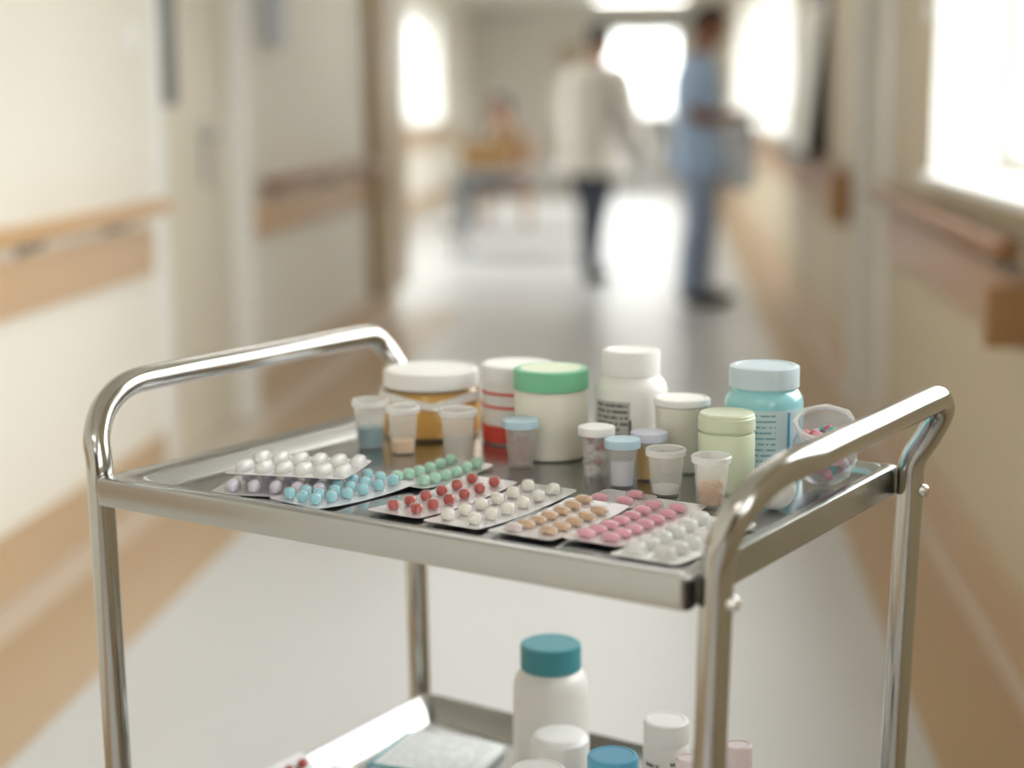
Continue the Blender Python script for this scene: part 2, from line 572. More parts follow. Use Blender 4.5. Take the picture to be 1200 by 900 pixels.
def door(name, side, a, b, leaf_from, glass, lever_y):
    s = 1 if side == 'R' else -1
    x = XR if side == 'R' else XL
    bm = bmesh.new()
    x0, x1 = sorted((x - s * .018, x + s * .13))
    box(bm, x0, x1, a - .06, a + .03, 0, 2.15); box(bm, x0, x1, b - .03, b + .06, 0, 2.15)
    box(bm, x0, x1, a + .03, b - .03, 2.09, 2.15)
    d = struct(name, bm, 'white_paint')
    y0, y1 = sorted((x + s * .05, x + s * .095))
    obj('door_leaf', boxbm(y0, y1, a + .03, b - .03, .005, 2.09, bev=.002), 'door_paint', d)
    xf = x + s * .05
    if glass:
        g0, g1, z0, z1 = glass
        bm = bmesh.new()
        u0, u1 = sorted((xf - s * .006, xf + s * .002))
        box(bm, u0, u1, g0 - .02, g0, z0 - .02, z1 + .02); box(bm, u0, u1, g1, g1 + .02, z0 - .02, z1 + .02)
        box(bm, u0, u1, g0, g1, z0 - .02, z0); box(bm, u0, u1, g0, g1, z1, z1 + .02)
        obj('vision_frame', bm, 'dark_metal', d, sharp=None)
        u0, u1 = sorted((xf - s * .002, xf + s * .001))
        obj('vision_pane', boxbm(u0, u1, g0, g1, z0, z1), 'dark_glass', d, sharp=None)
    u0, u1 = sorted((xf - s * .008, xf))
    p = obj('handle_plate', boxbm(u0, u1, lever_y - .022, lever_y + .022, .93, 1.17, bev=.003), 'grey_metal', d)
    bm = bmesh.new()
    dy = -.12
    tube(bm, [(xf - s * .008, lever_y, 1.11), (xf - s * .05, lever_y, 1.11)], .011)
    tube(bm, crom([(xf - s * .05, lever_y + .01, 1.11), (xf - s * .055, lever_y - .03, 1.11), (xf - s * .052, lever_y + dy, 1.108)]), .01)
    obj('lever', bm, 'grey_metal', p)
door('door_1', 'L', DOOR_L[0], DOOR_L[1], 0, (5.27, 5.52, 1.24, 1.95), 5.86)
door('door_2', 'R', DOOR_R[0], DOOR_R[1], 0, None, 6.02)

# ------------------------------------------------------------------ handrails
def handrail(label, side, y0, y1, rail_m, board_m, end_m, round_rail, brackets):
    s = 1 if side == 'R' else -1
    x = {'R': XR, 'L': XL, 'B': XLB}[side]
    t = thing('handrail', label, 'handrail', (x, (y0 + y1) / 2, .9), 0, None)
    h = (y1 - y0) / 2
    o0, o1 = sorted((-s * .095, -s * .04))
    obj('rail', boxbm(o0, o1, -h, h, -.012, .034, bev=.012), rail_m, t)
    o0, o1 = sorted((-s * .026, 0))
    b = obj('bumper_board', boxbm(o0, o1, -h + .01, h, -.2, -.055, bev=.004), board_m, t)
    for yy in brackets:
        bm = bmesh.new()
        o0, o1 = sorted((-s * .004, -s * .04))
        tube(bm, [(-s * .001, yy - (y0 + y1) / 2, -.035), (-s * .05, yy - (y0 + y1) / 2, -.035), (-s * .066, yy - (y0 + y1) / 2, -.014)], .009)
        box(bm, *sorted((-s * .001, -s * .008)), yy - (y0 + y1) / 2 - .03, yy - (y0 + y1) / 2 + .03, -.055, -.01)
        obj('bracket', bm, 'grey_metal', t)
    if end_m:
        o0, o1 = sorted((-s * .11, 0))
        obj('end_cap', boxbm(o0, o1, -h - .035, -h + .01, -.19, .03 if end_m == 'full' else -.06, bev=.006), 'end_grain', t)
    return t
handrail('pale beech handrail on silver brackets on the near left wall, by the tray trolley', 'L', 1.0, 5.0, 'beech', 'bumper_tan', None, False, (1.6, 2.8, 4.0, 4.65))
handrail('wooden handrail on the left wall between the door and the brown pilaster', 'L', 6.33, 8.75, 'rail_brown', 'bumper_tan', None, False, (6.6, 7.6, 8.5))
handrail('distant handrail on the recessed left wall under the far left windows', 'B', 9.8, 22., 'beech', 'bumper_tan', None, False, (10.2, 12, 14, 16, 18, 20))
handrail('brown handrail under the near right window, rail above a wide bumper board', 'R', 3.46, 5.78, 'rail_brown', 'bumper_brown', 'low', False, (3.7, 4.6, 5.5))
handrail('far right handrail with an orange-brown end block beyond the right door', 'R', 6.98, 21., 'rail_brown', 'bumper_brown', 'full', False, (8, 10, 12, 14, 16, 18))

# small fittings on the walls
o = mark(obj('light_switch', boxbm(XL, XL + .012, 4.86, 4.95, 1.38, 1.47, bev=.003), 'white_plastic'), 'white light switch plate on the left wall beside the door', 'switch')
obj('rocker', boxbm(.012, .017, -.02, .02, -.03, .03, bev=.002), 'white_lid', o, loc=(XL, 4.905, 1.425))
t = thing('hand_gel_dispenser', 'pale grey dispenser with dark top high on the left wall past the door', 'dispenser', (XL, 6.55, 1.46))
obj('body', boxbm(0, .1, -.06, .06, 0, .22, bev=.012), 'dispenser_grey', t)
obj('top_cover', boxbm(0, .105, -.063, .063, .22, .3, bev=.012), 'grey_metal', t)
obj('nozzle', L_([(0, -.025), (.012, -.025), (.014, 0), (0, 0)], 12), 'grey_metal', t, loc=(.06, 0, 0))
o = mark(obj('wall_socket', boxbm(XR - .012, XR, 4.98, 5.06, 1.45, 1.55, bev=.003), 'white_plastic'), 'small white plate on the right wall beside the near window', 'switch')
obj('rocker', boxbm(-.017, -.012, -.02, .02, -.03, .03, bev=.002), 'white_lid', o, loc=(XR, 5.02, 1.5))

t = thing('notice_display', 'black wall display with a cream sloping front panel on the right wall', 'notice board', (XR - .001, 8.2, .95))
bm = bmesh.new()
for pts in ([(0, 0), (-.11, 0), (-.03, .78), (0, .78)],):
    a_ = [bm.verts.new((p[0], 0, p[1])) for p in pts]
    b_ = [bm.verts.new((p[0], 1.6, p[1])) for p in pts]
    bm.faces.new(a_); bm.faces.new(list(reversed(b_)))
    for i in range(4):
        j = (i + 1) % 4
        bm.faces.new((a_[i], a_[j], b_[j], b_[i]))
obj('wedge_case', bm, 'black', t, sharp=None)
bm = bmesh.new()
vs = [bm.verts.new(p) for p in ((-.116, .02, .02), (-.116, 1.58, .02), (-.036, 1.58, .77), (-.036, .02, .77), (-.109, .02, .02), (-.109, 1.58, .02), (-.03, 1.58, .77), (-.03, .02, .77))]
for f in ((0, 1, 2, 3), (7, 6, 5, 4), (0, 4, 5, 1), (1, 5, 6, 2), (2, 6, 7, 3), (3, 7, 4, 0)): bm.faces.new([vs[i] for i in f])
obj('sloping_panel', bm, 'cream_board', t, sharp=None)
obj('back_board', boxbm(-.03, 0, .05, .95, .78, 1.45, bev=.004), 'dark_metal', t)
o = mark(obj('leaflet_stack', boxbm(XR - .16, XR - .02, 8.35, 8.75, .937, .947, bev=.003), 'paper_blue'), 'pale blue leaflets on the handrail below the black wall display', 'leaflets')
o.location.z -= .0
for xx, yy, lb in ((-.45, 21.6, 'long white ceiling light at the far end of the corridor'), (-.45, 19.0, 'second white ceiling light from the far end of the corridor'), (-.45, 15.5, 'white ceiling light above the far wheeled table'), (-.45, 11.8, 'white ceiling light above the standing people'),
               (-.45, 8.0, 'white ceiling light above the black wall display'), (-.45, 4.4, 'white ceiling light above the left door'), (-.75, -.7, 'added white fill light on the ceiling behind the near end of the trolley'), (-.75, -2.7, 'added white fill light on the ceiling nearest the wood-panelled end wall'), (-2.2, 12.5, 'added white ceiling light brightening the near part of the left day area'), (-2.2, 17.0, 'added white ceiling light brightening the middle of the left day area')):  # last four are added and unseen: two front fills, two brighten the day area
    t = thing('ceiling_light', lb, 'ceiling light', (xx, yy, ZC - .001))
    obj('housing', boxbm(-.6, .6, -.15, .15, -.06, 0, bev=.006), 'white_paint', t)
    obj('diffuser', boxbm(-.57, .57, -.13, .13, -.075, -.06, bev=.004), 'lamp_glow', t)

# ------------------------------------------------------------------ the trolley
TH = math.radians(-27.6)
CX, CY = -.168, 1.5665
cT, sT = math.cos(TH), math.sin(TH)
def T(u, v, z): return (CX + u * cT - v * sT, CY + u * sT + v * cT, z)

trolley = thing('trolley', 'two-tier stainless steel medicine trolley with curved tube handles', 'trolley', (CX, CY, 0), TH)
def tray(name, c4, ztop, depth, margins, r_in, lip, slope=.006):
    bm = bmesh.new()
    out = rrect(c4, .006)
    def lp(c, r, z): return [(x, y, z) for x, y in rrect(c, r)]
    def ins(d): return inset4(c4, d, d, d, d)
    i0 = inset4(c4, *margins)
    sl = slope if isinstance(slope, tuple) else (slope,) * 4
    i1 = inset4(c4, *[q + k for q, k in zip(margins, sl)])
    i2 = inset4(c4, *[q + k + .004 for q, k in zip(margins, sl)])
    L = [lp(ins(.0018), .004, ztop - lip), lp(ins(0), .006, ztop - lip), lp(ins(0), .006, ztop - .004), lp(ins(.0012), .006, ztop - .0012), lp(ins(.004), .006, ztop),
         lp(inset4(c4, *[q - .002 for q in margins]), r_in + .002, ztop), lp(i0, r_in, ztop - .001), lp(i1, r_in - .004, ztop - depth + .001), lp(i2, r_in - .006, ztop - depth)]
    rings = loops(bm, L)
    # underside
    under = [lp(ins(.0018), .004, ztop - lip), lp(ins(.0018), .004, ztop - .006), lp(i0, r_in, ztop - .006), lp(i1, r_in - .004, ztop - depth - .0015)]
    loops(bm, under)
    return obj(name, bm, 'steel', trolley, sharp=30)
ZTOP = .86
WELL = ZTOP - .011
top4 = [(-.326, -.233), (.3245, -.231), (.3265, .233), (-.311, .247)]
top_tray = tray('top_tray', top4, ZTOP, .011, (.038, .013, .018, .010), .014, .028, (.017, .006, .006, .006))
obj('tray_floor_sheet', (lambda b: (loops(b, [[(x, y, WELL + .0003) for x, y in rrect(inset4(top4, .062, .026, .031, .023), .01)]]), b)[1])(bmesh.new()), 'steel_pan', top_tray, sharp=None)
# black block paints the shade inside the front lip's folded, open end
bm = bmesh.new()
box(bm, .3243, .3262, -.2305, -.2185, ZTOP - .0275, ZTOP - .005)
obj('lip_hollow_shade', bm, 'black', top_tray, sharp=None)
bm = bmesh.new()
sphere(bm, (.3235, -.2265, ZTOP - .001), .006, .005, .0025, 12)  # bright bump shaped to give the glint on the tray corner
obj('corner_glint', bm, 'chrome', top_tray)
ZLOW = .485
low4 = [(-.2985, -.21), (.3, -.21), (.3, .262), (-.296, .268)]
low_tray = tray('lower_tray', low4, ZLOW, .028, (.004, .004, .004, .004), .016, .034, .02)
LOWF = ZLOW - .028

def side_frame(s, u0f, u0r, u1, vf, vr, zt, bf, br, splay):
    def leg(u, v, z): return (u - s * (.86 - z) * splay, v, z)
    P = [leg(u0f, vf, .095), leg(u0f, vf, .5), leg(u0f, vf, .84), (u0f + .02 * (u1 - u0f), vf, .868)]
    f = u1 - u0f
    if s < 0:
        P += [(u0f + .4 * f, vf + .05 * bf, .868 + .36 * (zt - .868)), (u0f + .8 * f, vf + .25 * bf, .868 + .73 * (zt - .868)), (u0f + .97 * f, vf + .58 * bf, .868 + .96 * (zt - .868)), (u1, vf + bf, zt)]
    else:
        P += [(u0f + .2 * f, vf, .868 + .34 * (zt - .868)), (u0f + .52 * f, vf + .1 * bf, .868 + .68 * (zt - .868)), (u0f + .82 * f, vf + .42 * bf, .868 + .93 * (zt - .868)), (u1, vf + bf, zt)]
    f = u1 - u0r
    P += [(u1, (vf + vr) / 2, zt), (u1, vr - br, zt), (u0r + .98 * f, vr - .55 * br, zt - .003), (u0r + .88 * f, vr - .18 * br, .868 + .75 * (zt - .868)), (u0r + .45 * f, vr - .01 * br, .868 + .36 * (zt - .868)),
          (u0r + .03 * f, vr, .868), leg(u0r, vr, .84), leg(u0r, vr, .5), leg(u0r, vr, .095)]
    bm = bmesh.new()
    tube(bm, crom(P, 8), .0132, 24)
    fr = obj('side_frame', bm, 'steel_tube', trolley, sharp=60)
    for (u, v) in ((u0f, vf), (u0r, vr)):
        for z in ((.838, .47) if s > 0 else ()):
            x, y, zz = leg(u, v, z)
            b = bmesh.new()
            lathe(b, [(0, .0065), (.003, .006), (.0055, .004), (.0065, .0015), (.0065, -.003), (0, -.003)], 16)
            o = obj('bolt', b, 'chrome', fr, loc=(x + s * .0135, y, zz), rot=(0, s * PI / 2, 0))
        # castor
        x, y, zz = leg(u, v, .095)
        b = bmesh.new()
        lathe(b, [(0, .03), (.0125, .03), (.0125, 0), (.02, -.004), (.02, -.012), (0, -.012)], 16)
        box(b, -.016, -.012, -.01, .035, -.06, -.006)
        box(b, .012, .016, -.01, .035, -.06, -.006)
        c = obj('castor', b, 'grey_metal', trolley, loc=(x, y, .095))
        b = bmesh.new()
        lathe(b, [(0, -.011), (.033, -.011), (.0375, -.007), (.0375, .007), (.033, .011), (0, .011)], 24)
        obj('castor_wheel', b, 'rubber', c, loc=(0, .02, -.0575), rot=(0, PI / 2, 0))
    return fr
lf = side_frame(-1, -.338, -.318, -.357, -.215, .277, .941, .10, .045, .016)
rf = side_frame(1, .341, .341, .375, -.21, .226, .938, .10, .045, .028)
for fr, p, r in ((rf, (.363, .2185, .905), (0, PI * .75, 0)),):
    b = bmesh.new()
    lathe(b, [(0, .003), (.004, .003), (.005, .001), (.005, -.004), (0, -.004)], 12)
    obj('screw', b, 'chrome', fr, loc=p, rot=r)

# ------------------------------------------------------------------ blister packs
def outline(lx, ly, n=18):
    """stadium outline, full lengths lx, ly"""
    out = []
    for i in range(n):
        a = 2 * PI * i / n
        r = min(lx, ly) / 2
        x, y = r * math.cos(a), r * math.sin(a)
        x += math.copysign(max(lx / 2 - r, 0), math.cos(a)) if abs(math.cos(a)) > 1e-6 else 0
        y += math.copysign(max(ly / 2 - r, 0), math.sin(a)) if abs(math.sin(a)) > 1e-6 else 0
        out.append((x, y))
    return out
def dome(lx, ly, prof, n=18):
    bm = bmesh.new()
    o = outline(lx, ly, n)
    loops(bm, [[(x * s, y * s, z) for x, y in o] for s, z in prof])
    return bm
def pill_mesh(mat, lx, ly, h):
    return obj('pill', dome(lx, ly, [(.5, .0002), (.8, .1 * h), (.95, .26 * h), (1, .47 * h), (.96, .66 * h), (.83, .83 * h), (.6, .94 * h), (.35, .985 * h), (.1, h)]), mat, sharp=80)
def bubble_mesh(mat, lx, ly, h):
    return obj('bubble', dome(lx + .003, ly + .003, [(1.14, 0), (1.02, .0012), (1.0, .5 * h), (.94, .75 * h), (.8, .94 * h), (.58, 1.05 * h), (.34, 1.1 * h), (.1, 1.12 * h)]), mat, sharp=80)

def foil_mesh(x0, x1, y0, y1, curl, mat, rows=14):
    bm = bmesh.new()
    o = rrect([(x0, y0), (x1, y0), (x1, y1), (x0, y1)], .006, 3)
    # strips along y for the bend
    ys = sorted(set([round(p[1], 6) for p in o] + [y0 + (y1 - y0) * i / rows for i in range(rows + 1)]))
    def xr(y):
        r = .006
        d = max(0, y0 + r - y, y - (y1 - r))
        ins = r - math.sqrt(max(0, r * r - d * d))
        return x0 + ins, x1 - ins
    top, bot = [], []
    for y in ys:
        a, b = xr(y)
        row = []
        for k in range(5):
            x = a + (b - a) * k / 4
            row.append((x, y, curl(x, y)))
        top.append([bm.verts.new((x, y, z + .0005)) for x, y, z in row])
        bot.append([bm.verts.new((x, y, z)) for x, y, z in row])
    for i in range(len(ys) - 1):
        for k in range(4):
            bm.faces.new((top[i][k], top[i][k + 1], top[i + 1][k + 1], top[i + 1][k]))
            bm.faces.new((bot[i][k], bot[i + 1][k], bot[i + 1][k + 1], bot[i][k + 1]))
        bm.faces.new((top[i][0], top[i + 1][0], bot[i + 1][0], bot[i][0]))
        bm.faces.new((top[i][4], bot[i][4], bot[i + 1][4], top[i + 1][4]))
    bm.faces.new([*top[0], *reversed(bot[0])]); bm.faces.new([*reversed(top[-1]), *bot[-1]])
    return bm

def pack(label, foil, pills, spec, z=WELL + .0006, ang=0., origin=None, lift=.0035, foil_mat='foil', bub='bubble', tilt=(0, 0), alt=None, group=None):
    """foil = (u0, u1, v0, v1); pills = [(u, v)] in the same frame; spec = (material, lx, ly, h)"""
    u0, u1, v0, v1 = foil
    uc, vc = (u0 + u1) / 2, (v0 + v1) / 2
    if origin is None: loc = T(uc, vc, z)
    else: loc = T(origin[0], origin[1], z)
    t = thing('blister_pack', label, 'blister pack', loc, rot=(tilt[0], tilt[1], TH + ang), group=group)
    hv = (v1 - v0) / 2
    def curl(x, y): return lift * (y / hv) ** 2
    obj('foil', foil_mesh(u0 - uc, u1 - uc, v0 - vc, v1 - vc, curl, foil_mat), foil_mat, t, sharp=50)
    mat, lx, ly, h = spec
    pm, bmsh = pill_mesh(mat, lx, ly, h), bubble_mesh(bub, lx, ly, h)
    am = pill_mesh(alt[1], lx, ly, h) if alt else None
    for i, (u, v) in enumerate(pills):
        x, y = u - uc, v - vc
        zz = curl(x, y) + .0006
        sl = math.atan(2 * lift * y / hv ** 2)
        src = am if alt and i in alt[0] else pm
        first = (src is pm and 'pu' not in t) or (src is am and 'au' not in t)
        if first:
            t['pu' if src is pm else 'au'] = 1
            q = src
            q.parent = t
        else:
            q = inst('pill', src, t)
        q.location = (x, y, zz)
        q.rotation_euler = (sl, 0, random.uniform(-.06, .06))
        b = bmsh if i == 0 else inst('bubble', bmsh, t)
        b.parent = t
        b.location = (x, y, zz)
        b.rotation_euler = (sl, 0, 0)
    for k in ('pu', 'au'):
        if k in t: del t[k]
    return t
def grid(us, v0, dv, n, du=0.): return [(u, v0 + dv * k + (i * du)) for i, u in enumerate(us) for k in range(n)]

pack('blister pack of twelve glossy dark red round pills, between the pale blue and cream packs', (-.034, .027, -.175, -.008), grid((-.0135, .013), -.1585, .0255, 6), ('pill_red', .0108, .0108, .0095))
pack('blister pack of round cream-white pills, right of the red ones', (.033, .094, -.179, -.006), grid((.0505, .0795), -.1625, .0268, 6), ('pill_cream', .0125, .0125, .0105))
pack('blister pack of oblong tan capsules with one pale cavity at the corner', (.103, .1685, -.179, -.037), grid((.124, .1545), -.1665, .0199, 7)[:7] + [(.154, -.157 + .0215 * k) for k in range(5)], ('pill_tan', .0165, .0088, .0072), z=WELL + .0014, alt=((0,), 'pill_pale'))
pack('short strip of pink capsules behind the tan pack, at its far end', (.108, .1665, -.036, .022), [(.1275, -.0225), (.1495, .006), (.153, -.021)], ('pill_pink', .0165, .0088, .0072), lift=.001)
pack('long blister pack of fourteen pink oblong pills, between the tan and white packs', (.1695, .227, -.163, .004), grid((.186, .2105), -.1475, .0203, 7), ('pill_pink', .0165, .0095, .0075), z=WELL + .0006)
pack('all-white blister pack with frosted cavities at the right front, against the tube handle', (.2295, .293, -.186, -.03), grid((.2465, .2745), -.1705, .0238, 6), ('pill_white', .0165, .0135, .0095), foil_mat='foil_white', bub='bubble_white')
pack('blister pack of mint green round pills behind the red ones', (-.1, -.037, -.08, .045), grid((-.0805, -.048), -.0645, .0185, 6), ('pill_green', .012, .012, .0105))
bl = math.radians(-8)
pack('blister pack of pale blue round tablets left of the red pills, near the front edge', (-.034, .034, -.066, .066), [(x, -.052 + .0205 * k) for x in (-.018, .0,) for k in range(6)] + [(.018, -.052 + .0205 * k) for k in range(6)], ('pill_blue', .0108, .0108, .0105), ang=bl, origin=(-.096, -.13), z=WELL + .0016)
lv = math.radians(21)
pack('lowest pack of the left stack, with lavender domed capsules', (-.066, .066, -.034, .045), [(-.044 + .022 * k, -.018) for k in range(5)] + [(-.044 + .022 * k, .026) for k in range(5)], ('pill_lavender', .0105, .0165, .0118), ang=lv, origin=(-.163, -.138), lift=.001)
pack('blister pack of long white capsules lying on top of the lavender pack', (-.066, .058, -.042, .046), [(-.052 + .0205 * k, -.02) for k in range(6)] + [(-.052 + .0205 * k, .022) for k in range(6)], ('pill_white', .0098, .025, .0092), ang=math.radians(19), origin=(-.166, -.112), z=WELL + .0155, lift=.0015, bub='bubble_white')

# ------------------------------------------------------------------ medicine cups on the top tray
def cup(label, u, v, r, h, lid=None, fill=None, name='medicine_cup'):
    t = thing(name, label, 'cup', T(u, v, WELL + .0005), TH)
    rt, rb = r - .0018, (r - .0018) * .8
    prof = [(0, 0), (rb - .001, 0), (rb, .001), (rt, h - .005), (rt + .0018, h - .0045), (rt + .0018, h - .0008), (rt + .001, h), (rt - .0012, h - .0006), (rb - .0012, .003), (rb - .003, .002), (0, .002)]
    obj('cup_wall', L_(prof, 32), 'cup_plastic', t)
    if lid:
        obj('lid', L_([(0, h + .0025), (rt - .001, h + .0025), (rt + .0025, h + .0015), (rt + .003, h - .0005), (rt + .0028, h - .0065), (rt + .0020, h - .0065), (rt + .0020, h + .0002), (0, h + .0002)], 32), lid, t)
    else:
        obj('rim', L_([(rt + .0004, h - .0062), (rt + .0022, h - .0058), (rt + .0026, h - .001), (rt + .0012, h + .0005), (rt - .0012, h), (rt - .001, h - .003), (rt + .0004, h - .0062)], 32), 'cup_rim', t)
    return t, rb, rt, h
def rank_names(n):
    """plain-English ranks from the lowest of n to the topmost"""
    q = ['', 'second ', 'third ', 'fourth ', 'fifth ', 'sixth ', 'seventh ']
    return [q[i] + 'lowest' if i < n / 2 else ('topmost' if i == n - 1 else q[n - 1 - i] + 'highest') for i in range(n)]
def liquid(name, label, cat, u, v, rb, rt, h, z0, z1, mat):
    ra = rb + (rt - rb) * z0 / h - .0018
    rc = rb + (rt - rb) * z1 / h - .0018
    o = obj(name, L_([(0, z0), (ra, z0), (rc, z1), (rc - .001, z1 + .0003), (0, z1)], 28), mat, loc=T(u, v, WELL + .0005))
    return mark(o, label, cat)
def grains(name, label, cat, u, v, rb, rt, h, z0, z1, mat, n, s, mound=.3):
    bm = bmesh.new()
    for i in range(n):
        z = z0 + (z1 - z0) * random.random() ** .9
        rr = (rb + (rt - rb) * z / h - .0022 - s) * math.sqrt(random.random())
        z -= mound * (z1 - z0) * (rr / rt) * random.random()
        z = max(z, z0 + s)
        a = random.random() * 2 * PI
        mm = Matrix.Translation((rr * math.cos(a), rr * math.sin(a), z)) @ Matrix.Rotation(random.random() * 6, 4, (random.random(), random.random(), .1)) @ Matrix.Diagonal((s, s * .8, s * random.uniform(.5, .9), 1))
        bmesh.ops.create_icosphere(bm, subdivisions=1, radius=1, matrix=mm)
    o = obj(name, bm, mat, loc=T(u, v, WELL + .0005), sharp=70)
    return mark(o, label, cat, kind='stuff')

t, rb, rt, h = cup('white-rimmed plastic medicine cup with dark teal contents, leftmost of the cups', -.2112, .06, .0195, .053, lid=None)
liquid('teal_medicine', 'dark teal medicine in the leftmost cup', 'medicine', -.2112, .06, rb, rt, h, .0022, .023, 'teal_liquid')
t, rb, rt, h = cup('translucent cup with peach liquid at the bottom, before the yellow jar', -.1632, .055, .0182, .051)
liquid('peach_medicine', 'peach liquid in the bottom of the second cup from the left', 'medicine', -.1632, .055, rb, rt, h, .0022, .0145, 'peach')
t, rb, rt, h = cup('empty translucent cup with a pouring lip to the left, before the yellow jar', -.0871, .051, .0200, .056)
bm = bmesh.new()
a0 = PI + .55
for i in range(9):
    q = -0.45 + .9 * i / 8
    ext = .009 * math.cos(q / .45 * PI / 2)
    for k, (rr, zz) in enumerate(((rt + .001, h - .006), (rt + .0015 + ext, h - .001), (rt + .001 + ext, h), (rt + .0005, h - .001))):
        bm.verts.new((rr * math.cos(a0 + q), rr * math.sin(a0 + q), zz))
bm.verts.ensure_lookup_table()
for i in range(8):
    for k in range(4):
        l = (k + 1) % 4
        bm.faces.new((bm.verts[i * 4 + k], bm.verts[i * 4 + 4 + k], bm.verts[i * 4 + 4 + l], bm.verts[i * 4 + l]))
obj('pouring_lip', bm, 'cup_plastic', t)
t, rb, rt, h = cup('cup of brown-pink granules under a pale blue lid, before the green-lidded jar', -.0198, .067, .0180, .048, lid='pale_blue_lid')
grains('pink_brown_granules', 'brown-pink granules inside the pale-blue-lidded cup', 'granules', -.0198, .067, rb, rt, h, .002, .031, 'brown_grain', 330, .0023)
t, rb, rt, h = cup('white-lidded cup of white and pink tablets, before the tall white bottle', .0685, .071, .0176, .049, lid='white_lid')
ORDT = {'white': rank_names(13), 'rose pink': rank_names(5), 'lavender': rank_names(2)}
cnt = {}
for i in range(20):
    a = i * 2.4
    rr = .0085 * math.sqrt((i % 5) / 4.)
    z = .0035 + .0019 * i
    nm = 'rose pink' if i % 4 == 1 else ('lavender' if i % 6 == 3 else 'white')
    k = cnt.get(nm, 0)
    cnt[nm] = k + 1
    o = obj('tablet', dome(.0105, .0105, [(.7, 0), (1, .0012), (1, .0035), (.7, .0048)], 14), {'rose pink': 'pill_rose', 'lavender': 'pill_lavender', 'white': 'pill_white'}[nm], loc=T(.0685 + rr * math.cos(a), .071 + rr * math.sin(a), WELL + z), rot=(random.uniform(-.7, .7), random.uniform(-.7, .7), 0))
    mark(o, ORDT[nm][k] + ' ' + nm + ' tablet inside the white-lidded cup', 'tablet', 'tablets in the white-lidded cup')
t, rb, rt, h = cup('translucent cup under a pale blue lid, in front of the yellow-filled cup', .1131, .045, .0167, .0455, lid='pale_blue_lid')
liquid('lavender_medicine', 'faint lavender liquid in the front pale-blue-lidded cup', 'medicine', .1131, .045, rb, rt, h, .0022, .026, 'lavender_lid')
t, rb, rt, h = cup('cup of yellow liquid under a pale lavender lid, before the plain white tub', .1207, .085, .0177, .0465, lid='lavender_lid')
liquid('yellow_medicine', 'yellow liquid in the lavender-lidded cup', 'medicine', .1207, .085, rb, rt, h, .0022, .032, 'yellow_fill')
t, rb, rt, h = cup('clear open cup with a little milky residue, behind the pink pills', .1657, .036, .0191, .045)
liquid('milky_residue', 'milky residue in the bottom of the clear open cup', 'medicine', .1657, .036, rb, rt, h, .0022, .0085, 'milk')
t, rb, rt, h = cup('open cup with golden tan granules, rightmost of the cups', .2233, .017, .0184, .0485)
grains('tan_granules', 'golden tan granules in the rightmost cup', 'granules', .2233, .017, rb, rt, h, .002, .024, 'tan_grain', 480, .0016)

# ------------------------------------------------------------------ jars, tubs and bottles on the top tray
def ribbed_lid(r, z0, z1, n=48, depth=.0006):
    """screw cap with fine vertical ribs"""
    bm = bmesh.new()
    n2 = n * 2
    def ring(rr, z, rib): return [((rr - (depth if rib and i % 2 else 0)) * math.cos(2 * PI * i / n2), (rr - (depth if rib and i % 2 else 0)) * math.sin(2 * PI * i / n2), z) for i in range(n2)]
    loops(bm, [ring(r - .0012, z0, False), ring(r, z0 + .0005, True), ring(r, z1 - .003, True), ring(r - .0008, z1 - .001, False), ring(r - .0028, z1, False), ring(r * .8, z1, False), ring(r * .78, z1 - .0006, False)])
    return bm
def plain_lid(r, z0, z1):
    return L_([(r - .0012, z0), (r, z0 + .0006), (r, z1 - .003), (r - .001, z1 - .0008), (r - .003, z1), (r * .84, z1), (r * .82, z1 - .0008), (0, z1 - .0008)], 40)

# yellow jar with white lid and V-dipped wrap
t = thing('jar', 'large jar of yellow contents with a white lid and folded white wrap', 'jar', T(-.2005, .159, WELL + .0005), TH)
r, h = .057, .0755
obj('jar_wall', L_([(0, 0), (r - .003, 0), (r, .003), (r, .045), (r - .004, .052), (r - .006, .056), (r - .0085, .056), (r - .0065, .051), (r - .002, .044), (r - .002, .004), (0, .003)], 44), 'amber_jar', t)
obj('filling', L_([(0, .0034), (r - .0028, .0042), (r - .003, .0435), (r - .008, .0515), (0, .0515)], 40), 'yellow_fill', t)
obj('lid', plain_lid(r - .003, .0565, h), 'white_lid', t)
bm = bmesh.new()
n = 64
fa = math.atan2(-(T(-.2023, .163, 0)[1]), -(T(-.2023, .163, 0)[0])) - TH     # side towards the corridor's near end
rings = [[], [], [], []]
for i in range(n):
    a = fa + 2 * PI * i / n
    d = (2 * PI * i / n + PI) % (2 * PI) - PI
    dip = .0085 * max(0, 1 - abs(d) / .75)
    z1 = .0525 - dip
    z0 = z1 - .0095 + .002 * max(0, 1 - abs(d) / .75)
    for k, (rr, z) in enumerate(((r + .0006, z0), (r + .0022, z0), (r + .0022 - .001, z1), (r - .001, z1))):
        rings[k].append(bm.verts.new((rr * math.cos(a), rr * math.sin(a), z)))
for k in range(4):
    l = (k + 1) % 4
    for i in range(n):
        j = (i + 1) % n
        bm.faces.new((rings[k][i], rings[k][j], rings[l][j], rings[l][i]))
obj('wrap_band', bm, 'white_plastic', t)

